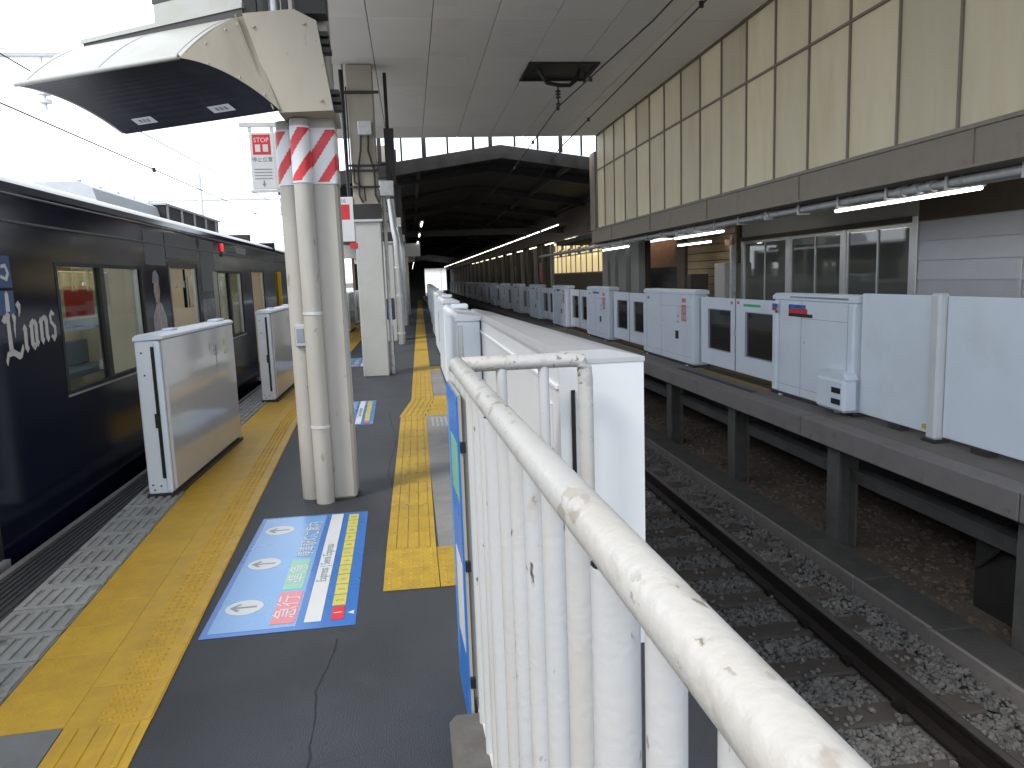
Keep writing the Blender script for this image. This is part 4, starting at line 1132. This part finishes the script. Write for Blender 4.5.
def stones(name, n, dom, material, rmin, rmax, flat=.75):
    rnd = random.Random(3)
    base = [(0,0,1),(.894,0,.447),(.276,.851,.447),(-.724,.526,.447),(-.724,-.526,.447),(.276,-.851,.447),(.724,.526,-.447),(-.276,.851,-.447),(-.894,0,-.447),(-.276,-.851,-.447),(.724,-.526,-.447)]
    fc = [(0,1,2),(0,2,3),(0,3,4),(0,4,5),(0,5,1),(1,6,2),(2,7,3),(3,8,4),(4,9,5),(5,10,1),(2,6,7),(3,7,8),(4,8,9),(5,9,10),(1,10,6)]
    V, Fc = [], []
    for i in range(n):
        p = dom(rnd)
        if p is None: continue
        r = rnd.uniform(rmin, rmax); a = rnd.uniform(0, 6.283); ca, sa_ = math.cos(a), math.sin(a); tx_ = rnd.uniform(-.6, .6)
        sx, sy, sz = rnd.uniform(.7, 1.35), rnd.uniform(.7, 1.2), rnd.uniform(.6, .95)
        k0 = len(V)
        for (x, y, z) in base:
            q = rnd.uniform(.8, 1.18)
            x, y, z = x*sx*q*r, y*sy*q*r, z*sz*q*r
            x, z = x*math.cos(tx_) - z*math.sin(tx_), x*math.sin(tx_) + z*math.cos(tx_)
            V.append((p[0] + x*ca - y*sa_, p[1] + x*sa_ + y*ca, p[2] + z))
        Fc += [(a_+k0, b_+k0, c_+k0) for (a_, b_, c_) in fc]
    me = bpy.data.meshes.new(name); me.from_pydata(V, [], Fc); me.materials.append(material)
    ca_ = me.color_attributes.new('tone', 'FLOAT_COLOR', 'CORNER') if False else None
    o = bpy.data.objects.new(name, me); col.objects.link(o); o['kind'] = 'stuff'; return o
def on_bed(rnd):
    y = 1.2 + 17 * rnd.random()**1.6
    x = rnd.uniform(1.55, 3.72)
    ph = ((y - .6) / .61 + .5) % 1.0 - .5
    if abs(ph) < .2 and 1.55 < x < 3.56: return None if rnd.random() > .04 else (x, y, RT - .18)
    for q in rx:
        if abs(x - q) < .09: return None
    return (x, y, RT - .235 + rnd.uniform(0, .03) + max(0, x - 3.52) * .34)
# per-stone tone comes from a coarse noise in the stone material
stones('ballast', 56000, on_bed, stone, .012, .029)
def on_soil(rnd):
    y = 2.5 + 14 * rnd.random()**1.5; x = rnd.uniform(4.15, 5.55)
    return (x, y, -1.35 + rnd.uniform(0, .02) + .08*max(0, (x-4.3)))
m = M()
m.quad((4.17,-2,-1.34),(5.59,-2,-1.22),(5.59,110,-1.22),(4.17,110,-1.34)); obj('soil_bank', m, soil, kind='structure')
stones('rubble', 4500, on_soil, rubble_m, .015, .045)
# concrete cable trough beside the track
tr = thing('cable_trough', 'line of flat concrete cable trough lids beside the track', 'cable trough')
tm = M().cbox(3.80, 4.17, .006, .994, -1.36, -1.175, .01).build('trough_lid'); tm.materials.append(concd)
tlip = M().cbox(3.765, 3.798, .006, .994, -1.36, -1.145, .01).build('trough_lip'); tlip.materials.append(edgem)  # lighter material stands in for light caught on the lip top
for k in range(26): 
    o = obj('trough_lid', tm, None, tr, loc=(random.uniform(-.006, .006), 1.0 + k, random.uniform(-.006, .004)))
    obj('trough_lip', tlip, None, tr, loc=(random.uniform(-.005, .005), 1.0 + k, random.uniform(-.006, .004)))
o = obj('trough_run', M().box(3.77, 4.17, 27.0, 110, -1.36, -1.17), conc, tr); o['kind'] = 'stuff'

# ------------------------------------------------------------------ train
def make_car(label):
    c = thing('train_car', label, 'train car', (-2.42, 0, 0), .018, 'navy train at the platform')
    Y0, Y1 = -3.6, 16.35
    WID = 2.78
    doors = [(-1.2, .1), (3.45, 4.75), (8.68, 9.95), (13.45, 14.75)]
    wins = [(1.0, 2.75), (5.90, 7.82), (10.95, 12.65)]
    ZB, ZF, W0, W1, DT, ZT = -.42, .03, .85, 1.82, 1.88, 2.22
    # side shells
    ops = sorted([(a, b, 'd') for a, b in doors] + [(a, b, 'w') for a, b in wins])
    for side_, (xa, xb) in (('p', (-.05, 0.)), ('o', (-WID, -WID + .05))):
        m = M(); y = Y0
        for (a, b, kd) in ops:
            m.box(xa, xb, y, a, ZB, ZT)
            if kd == 'w': m.box(xa, xb, a, b, ZB, W0); m.box(xa, xb, a, b, W1, ZT)
            else: m.box(xa, xb, a, b, DT, ZT); m.box(xa, xb, a, b, ZB, ZF)
            y = b
        m.box(xa, xb, y, Y1, ZB, ZT)
        obj('side_shell', m, navy, c)
    # roof: curved
    pr = [(-.022, 2.315), (-.05, 2.345), (-.13, 2.385), (-.38, 2.43), (-.8, 2.465), (-1.39, 2.48)]
    pr = pr + [(-WID - x, z) for x, z in reversed(pr[:-1])]
    m = M(); n = len(pr)
    m.v += [(x, Y0, z) for x, z in pr] + [(x, Y1, z) for x, z in pr]
    m.f += [(i, n+i, n+i+1, i+1) for i in range(n-1)]
    obj('roof', m, mat('sky_sheen_roof', (.46, .47, .49), .35, var=.08, vs=2), c, True)  # pale colour stands in for sky reflected along the roof shoulder
    for (xa, xb, xc) in ((0, -.022, -.05), (-WID, -WID+.022, -WID+.05)): obj('shoulder', M().prism([(xa, 2.2205), (xa, 2.26), (xb, 2.3135), (xc, 2.3135), (xc, 2.2205)], 'y', Y0, Y1), navy, c)
    obj('gutter', M().cbox(.0015, .014, Y0, Y1, 2.225, 2.240, .004), navyroof, c)
    obj('upper_moulding', M().cbox(.0015, .012, Y0, Y1, 2.05, 2.066, .003), navyroof, c)
    objs('end_wall', M().box(-WID, 0, Y0-.003, Y0+.05, 2.2, 2.21).box(-WID, -1.8, Y1-.05, Y1+.001, ZB, 2.45).box(-.98, 0, Y1-.05, Y1+.001, ZB, 2.45).box(-1.8, -.98, Y1-.05, Y1+.001, 2.0, 2.45), navy, c)
    obj('floor', M().box(-WID+.05, -.05, Y0, Y1-.06, -.02, ZF), floorm, c)
    obj('underframe', M().box(-WID+.2, -.2, Y0+.3, Y1-.3, -1.0, ZB), dsteel, c)
    objs('door_step', M().box(-.05, .035, doors[1][0], doors[1][1], -.03, .022).box(-.05, .035, doors[2][0], doors[2][1], -.03, .022).box(-.05, .035, doors[3][0], doors[3][1], -.03, .022), alu, c)
    # interior
    obj('interior_ceiling', M().box(-WID+.06, -.06, Y0, Y1-.06, 2.14, 2.17), intw, c)
    m = M()
    for x in (-.9, -1.88): m.box(x-.06, x+.06, Y0+.4, Y1-.5, 2.11, 2.138)
    objs('ceiling_fill_lamp', m, tfill_lamp, c)
    obj('end_lining', M().box(-WID+.08, -1.85, Y1-.075, Y1-.055, ZF, 2.139).box(-.93, -.08, Y1-.075, Y1-.055, ZF, 2.139), intw, c)
    # lining of both sides between openings
    for xa, xb in ((-.075, -.0505), (-WID+.0505, -WID+.075)):
        m = M(); y = Y0
        for (a, b, kd) in ops:
            m.box(xa, xb, y, a - .02, ZF, 2.139)
            if kd == 'w': m.box(xa, xb, a-.02, b+.02, ZF, W0 - .02)
            m.box(xa, xb, a-.02, b+.02, W1 + .06, 2.139)
            y = b + .02
        m.box(xa, xb, y, Y1-.06, ZF, 2.139)
        objs('lining', m, intw, c)
    for (a, b) in ((.35, 3.2), (5.0, 8.45), (10.2, 13.2)):
        for s_ in (0, 1):
            x0 = -.08 if s_ == 0 else -WID + .08; d = -1 if s_ == 0 else 1
            m = M().cbox(min(x0, x0 + d*.48), max(x0, x0 + d*.48), a, b, .36, .46, .02).cbox(min(x0 + d*.003, x0 + d*.11), max(x0 + d*.003, x0 + d*.11), a, b, .461, .84, .02)
            obj('bench', m, seatm, c)
            m = M()
            for yy in (a - .03, b):
                m.box(min(x0, x0+d*.5), max(x0, x0+d*.5), yy, yy + .03, .34, 1.35)
            objs('bench_end', m, intw, c)
        for s_ in (-.6, -WID + .6):
            objs('grab_rail', M().tube([(s_, a, 1.88), (s_, b, 1.88)], .014, 8).tube([(s_, a, .4), (s_, a, 2.13)], .016, 8).tube([(s_, b, .4), (s_, b, 2.13)], .016, 8), alu, c, True)
            m = M(); q = a + .25
            while q < b - .1:
                m.box(s_-.006, s_+.006, q-.016, q+.016, 1.70, 1.88).box(s_-.008, s_+.008, q-.05, q+.05, 1.60, 1.63).box(s_-.008, s_+.008, q-.05, q-.035, 1.63, 1.70).box(s_-.008, s_+.008, q+.035, q+.05, 1.63, 1.70); q += .36
            o = obj('hanging_straps', m, pwhite, c); o['kind'] = 'stuff'
    for (yy, mt_) in ((3.6, pwhite), (11.7, pyel), (13.6, pwhite), (14.6, red)):
        obj('hanging_poster', M().box(-1.06, -1.05, yy, yy + .46, 1.45, 1.80), mt_, c)
    objs('poster_strip', M().box(-WID+.0755, -WID+.08, 5.0, 8.4, 1.90, 2.10).box(-WID+.0755, -WID+.08, 10.2, 13.2, 1.90, 2.10), mat('advert_print', (.35, .24, .12), .6, var=.6, vs=7), c)
    obj('hanging_poster', M().box(-1.06, -1.05, 8.66, 9.42, 1.32, 1.66), red, c)
    obj('window_notice', M().box(-1.06, -1.05, 8.60, 9.75, 1.18, 1.30), lblue, c)
    # windows both sides
    for (a, b) in wins:
        for xo, sgn in ((0, 1), (-WID, -1)):
            x0 = xo + (.004 if sgn > 0 else -.004)
            lo, hi = (x0 - .05, x0) if sgn > 0 else (x0, x0 + .05)
            m = M().box(lo, hi, a, a+.035, W0, W1).box(lo, hi, b-.035, b, W0, W1).box(lo, hi, a+.035, b-.035, W0, W0+.03).box(lo, hi, a+.035, b-.035, W1-.03, W1)
            wf = obj('window', m, rubber, c)
            obj('window_ledge', M().box(min(lo, hi), max(lo, hi)+.004, a, b, W0-.016, W0-.001), alu, wf)
            cc = a + (b-a)*.46
            obj('window_bar', M().box(lo, hi+.002, cc-.045, cc+.045, W0+.03, W1-.03), black, wf)
            for (p, q) in ((a+.035, cc-.045), (cc+.045, b-.035)):
                obj('pane', M().box(xo-.022, xo-.016, p, q, W0+.03, W1-.03), pane_t, wf)
            if sgn > 0: obj('window_bar', M().box(lo, hi+.001, b-.20, b-.15, W0+.03, W1-.03), alu, wf)
    for (a, b) in doors:
        m = M().box(-.06, .003, a, a+.05, ZF, DT).box(-.06, .003, b-.05, b, ZF, DT).box(-.06, .003, a+.05, b-.05, DT-.05, DT)
        obj('door_frame', m, black, c)
        m = M().box(-.045, -.015, a+.05, a+.13, ZF, DT-.05).box(-.045, -.015, b-.13, b-.05, ZF, DT-.05)
        objs('open_door_edge', m, alu, c)
        h = (a+b)/2
        dl = obj('door_leaf', M().box(-WID+.01, -WID+.045, a+.02, h-.005, ZF, .8).box(-WID+.01, -WID+.045, a+.02, a+.16, .8, DT).box(-WID+.01, -WID+.045, h-.15, h-.005, .8, DT).box(-WID+.01, -WID+.045, a+.16, h-.15, 1.75, DT), alu, c)
        obj('pane', M().box(-WID+.02, -WID+.026, a+.16, h-.15, .8, 1.75), pane_t, dl)
        dl = obj('door_leaf', M().box(-WID+.01, -WID+.045, h+.005, b-.02, ZF, .8).box(-WID+.01, -WID+.045, h+.005, h+.15, .8, DT).box(-WID+.01, -WID+.045, b-.16, b-.02, .8, DT).box(-WID+.01, -WID+.045, h+.15, b-.16, 1.75, DT), alu, c)
        obj('pane', M().box(-WID+.02, -WID+.026, h+.15, b-.16, .8, 1.75), pane_t, dl)
    # roof equipment
    ac = obj('air_conditioner', M().prism([(-1.0, 2.44), (-1.10, 2.82), (-1.25, 2.90), (-1.75, 2.90), (-1.95, 2.80), (-2.10, 2.44)], 'y', 9.9, 12.4), roofgrey, c)
    m = M()
    for q in range(5): m.box(-1.06, -1.035, 10.0 + q*.47, 10.35 + q*.47, 2.56, 2.58)
    objs('vent_slot', m, dsteel, ac)
    bb = obj('roof_louvre_box', M().box(-2.0, -1.0, 12.45, 16.0, 2.42, 2.86), dsteel, c)
    obj('louvre', M().box(-2.04, -.97, 12.42, 16.05, 2.861, 2.89), roofgrey, bb)
    m = M()
    for q in range(5): m.box(-.998, -.98, 12.5 + q*.8, 12.58 + q*.8, 2.43, 2.86)
    objs('louvre_post', m, roofgrey, bb)
    m = M()
    for q in range(9): m.tube([(-1.35, 10.2 + q*.66, 2.888), (-1.35, 10.2 + q*.66, 2.955)], .03, 8)
    objs('roof_insulator', m, steel, c)
    obj('roof_step', M().box(-.7, -.3, 15.2, 15.4, 2.43, 2.56), dsteel, c)
    # exterior marks
    sl_ = obj('side_lamp', M().cbox(.002, .03, 11.27, 11.40, 2.09, 2.2, .01), redl, c)
    obj('lamp_foot', M().cbox(.002, .02, 11.31, 11.36, 2.02, 2.085, .004), black, sl_)
    obj('destination_display', M().box(-.001, .004, 12.35, 13.1, 2.10, 2.19), pgrey, c)
    return c
def ytext(body, size, y, z, mt_, parent, sx=1., x=.004): return text('lettering', body, size, (x, y, z), (0, 1, 0), (0, 0, 1), mt_, parent, 'LEFT', sx)
car = make_car('navy train car with script lettering beside the windows, standing at the open platform doors')
car2 = copy_tree(car, (-2.42 - .018*20.0 - .02, 20.1, 0), 'second navy train car, coupled beyond the yellow board', .014)
# lettering only on the visible car
def glyphs(parent):
    silver = mat('silver_print', (.50, .50, .48), .45, var=.05)
    m = M(); x0, x1 = .001, .0035
    def P(pts): m.prism(pts, 'x', x0, x1)
    # blackletter L'ions drawn as broad nib strokes (y along the car, z up)
    y, z = 5.07, 1.20
    P([(y+.045,z+.26),(y+.075,z+.29),(y+.115,z+.27),(y+.10,z+.24),(y+.105,z+.05),(y+.055,z+.03),(y+.06,z+.22)])
    P([(y+.0,z+.235),(y+.04,z+.275),(y+.058,z+.225),(y+.03,z+.215)])
    P([(y+.0,z-.015),(y+.03,z+.04),(y+.10,z+.055),(y+.19,z+.02),(y+.235,z+.075),(y+.24,z+.04),(y+.205,z-.01),(y+.17,z-.02),(y+.10,z+.012),(y+.04,z+.008),(y+.012,z-.045)])
    P([(y+.135,z+.26),(y+.15,z+.28),(y+.185,z+.255),(y+.165,z+.19),(y+.15,z+.12),(y+.142,z+.17),(y+.15,z+.22)])
    P([(y+.20,z+.33),(y+.235,z+.355),(y+.262,z+.33),(y+.25,z+.28),(y+.225,z+.25),(y+.232,z+.295)])
    def stem(a, zb=0., h=.17, foot=True):
        P([(y+a,z+zb+.145),(y+a+.028,z+zb+.178),(y+a+.055,z+zb+.15),(y+a+.048,z+zb+.04),(y+a+.062,z+zb+.018),(y+a+.033,z+zb-.012),(y+a+.005,z+zb+.02),(y+a+.012,z+zb+.13)])
    stem(.255, .025); 
    stem(.345, .04); stem(.41, .05)
    P([(y+.372,z+.215),(y+.41,z+.235),(y+.43,z+.20),(y+.385,z+.19)]); P([(y+.37,z+.04),(y+.41,z+.07),(y+.43,z+.05),(y+.395,z+.02)])
    stem(.49, .06); stem(.57, .07)
    P([(y+.535,z+.235),(y+.58,z+.25),(y+.59,z+.225),(y+.545,z+.205)])
    P([(y+.66,z+.245),(y+.70,z+.28),(y+.745,z+.25),(y+.72,z+.235),(y+.69,z+.245),(y+.69,z+.205),(y+.745,z+.165),(y+.745,z+.095),(y+.70,z+.055),(y+.655,z+.095),(y+.68,z+.11),(y+.705,z+.095),(y+.712,z+.15),(y+.66,z+.19)])
    return obj('lettering', m, silver, parent)
glyphs(car)
objs('pictogram_plate', M().box(.001, .0025, 4.98, 5.26, 1.64, 1.84).box(.001, .0025, 4.98, 5.26, 1.47, 1.62), mat('plate_blue', (.02, .06, .18), .4), car)
objs('pictogram', M().prism([(5.12,1.70),(5.20,1.68),(5.235,1.73),(5.20,1.79),(5.14,1.78),(5.14,1.76),(5.19,1.765),(5.205,1.73),(5.18,1.705),(5.13,1.72)], 'x', .002, .0035).prism([(5.14,1.49),(5.19,1.49),(5.19,1.60),(5.17,1.62),(5.15,1.6)], 'x', .002, .0035), pwhite, car)
decal = mat('player_print', (.36, .26, .23), .4, var=.55, vs=9)
def figure(y0, mats):
    obj('print_shirt', M().prism([(y0,.98),(y0+.44,.98),(y0+.46,1.30),(y0+.34,1.44),(y0+.26,1.47),(y0+.16,1.45),(y0+.02,1.32)], 'x', .001, .0028), mats[0], car)
    obj('print_face', M().prism([(y0+.15,1.46),(y0+.26,1.46),(y0+.31,1.58),(y0+.28,1.68),(y0+.14,1.68),(y0+.11,1.58)], 'x', .001, .0030), mats[1], car)
    obj('print_cap', M().prism([(y0+.08,1.66),(y0+.30,1.66),(y0+.30,1.74),(y0+.22,1.79),(y0+.13,1.77)], 'x', .0012, .0033), mats[2], car)
figure(8.02, (mat('shirt_print', (.36, .32, .36), .4, var=.4, vs=14), decal, pgrey))
obj('print_band', M().box(.001, .0026, 10.05, 10.85, .55, 1.45), mat('wrap_print', (.13, .14, .17), .35, var=.8, vs=6), car)
obj('print_band', M().box(.001, .0026, 10.10, 10.85, 1.55, 2.2), mat('wrap_grey', (.055, .07, .10), .35, var=.2, vs=3), car)
obj('print_band', M().box(.001, .0026, 7.95, 8.62, 1.84, 2.18).box(.001, .0026, 8.66, 9.96, 1.93, 2.2), MATS['wrap_grey'], car)
obj('pillar_panel', M().box(.0012, .006, 10.70, 10.93, .9, 1.8), greywall, car)
yb_ = thing('gangway_board', 'bright yellow safety board in the gap between the train cars', 'board', (-2.42 - .018*16.4, 16.42, 0))
obj('board', M().cbox(-.55, .06, 0, .04, .55, 1.86, .01), yboard, yb_)
objs('frame', M().box(-.60, -.56, -.02, .06, -.3, 2.2), dsteel, yb_)

# ------------------------------------------------------------------ overhead line beyond the train
def mast(x, y, label):
    t = thing('catenary_mast', label, 'mast', (x, y, -1.36), 0, 'overhead line masts beyond the train')
    pm_ = mat('pale_mast_paint', (.55, .56, .57), .5)
    obj('pole', M().tube([(0,0,0), (0,0,8.2)], .13, 12, r2=.10), pm_, t, True)
    obj('arm', M().tube([(-3.2,0,7.0), (4.6,0,7.0)], .06, 8), pm_, t, True)
    obj('stay', M().tube([(0,0,8.0), (3.2,0,7.05)], .03, 6), pm_, t, True)
    for q in (-2.2, 2.4, 3.6):
        m = M().tube([(q,0,7.0), (q,0,6.2)], .025, 6)
        for z in (6.3, 6.42, 6.54): m.tube([(q,0,z), (q,0,z+.05)], .09, 10)
        objs('insulator', m, pm_, t, True)
    return t
ms = mast(-9.5, 38, 'pale overhead line mast standing beyond the train roof, shorter-looking')
copy_tree(ms, (-8.8, 12.5, -1.93), 'pale overhead line mast with an arm ending behind the hood')
copy_tree(ms, (-9.8, 66, -1.36), 'pale overhead line mast, third in line beyond the train')
wire('overhead contact wire running above the train roof', [(-4.2, -5, 3.62), (-4.25, 20, 3.62), (-4.6, 120, 3.6)], .009, [(-4.2, 8.5, 3.63), (-4.22, 14, 3.62)])
wire('upper messenger wire running above the train roof', [(-4.5, -5, 4.55), (-4.6, 12, 4.35), (-4.8, 38, 4.6), (-5, 120, 4.4)], .009, [(-4.55, 8.8, 4.38)])
b_ = thing('distant_building', 'pale apartment block standing far beyond the overhead line masts', 'building', (-30, 120, -1.36))
objs('wall', M().box(-9, 6, 0, 10, 0, 9), mat('pale_render', (.5, .5, .5), .7), b_)
wm_ = mat('far_window', (.12, .13, .15), .3)
for i in range(5):
    for j in range(3):
        wf = obj('window', M().box(-8+i*2.8, -6.4+i*2.8, -.03, .01, 1.2+j*2.7, 2.6+j*2.7), alu, b_)
        obj('pane', M().box(-7.9+i*2.8, -6.5+i*2.8, -.04, -.031, 1.3+j*2.7, 2.5+j*2.7), wm_, wf)

e_b = thing('far_house_reflector', 'pale made-up house wall added to brighten the opening at the far end', 'building', (4.6, 172, -1.36))  # invented pale front, put there as a reflector behind the opening
obj('wall', M().box(-12, 12, 0, 8, 0, 5.2), mat('white_reflector', (.78, .77, .74), .7), e_b)
for q in (-7.2, 7.4):
    wf = obj('window', M().box(q, q+1.3, -.03, .01, 1.2, 3.0), alu, e_b); obj('pane', M().box(q+.1, q+1.2, -.04, -.031, 1.3, 2.9), wm_, wf)
obj('roof', M().prism([(-12.6, 5.2), (12.6, 5.2), (0, 8.0)], 'y', -.5, 8.5), greywall, e_b)
# closing walls behind the stair hall
obj('back_wall', M().box(XB+1.35, XB+1.45, 15.7, 36.0, 0, 2.6), brownwall, st)
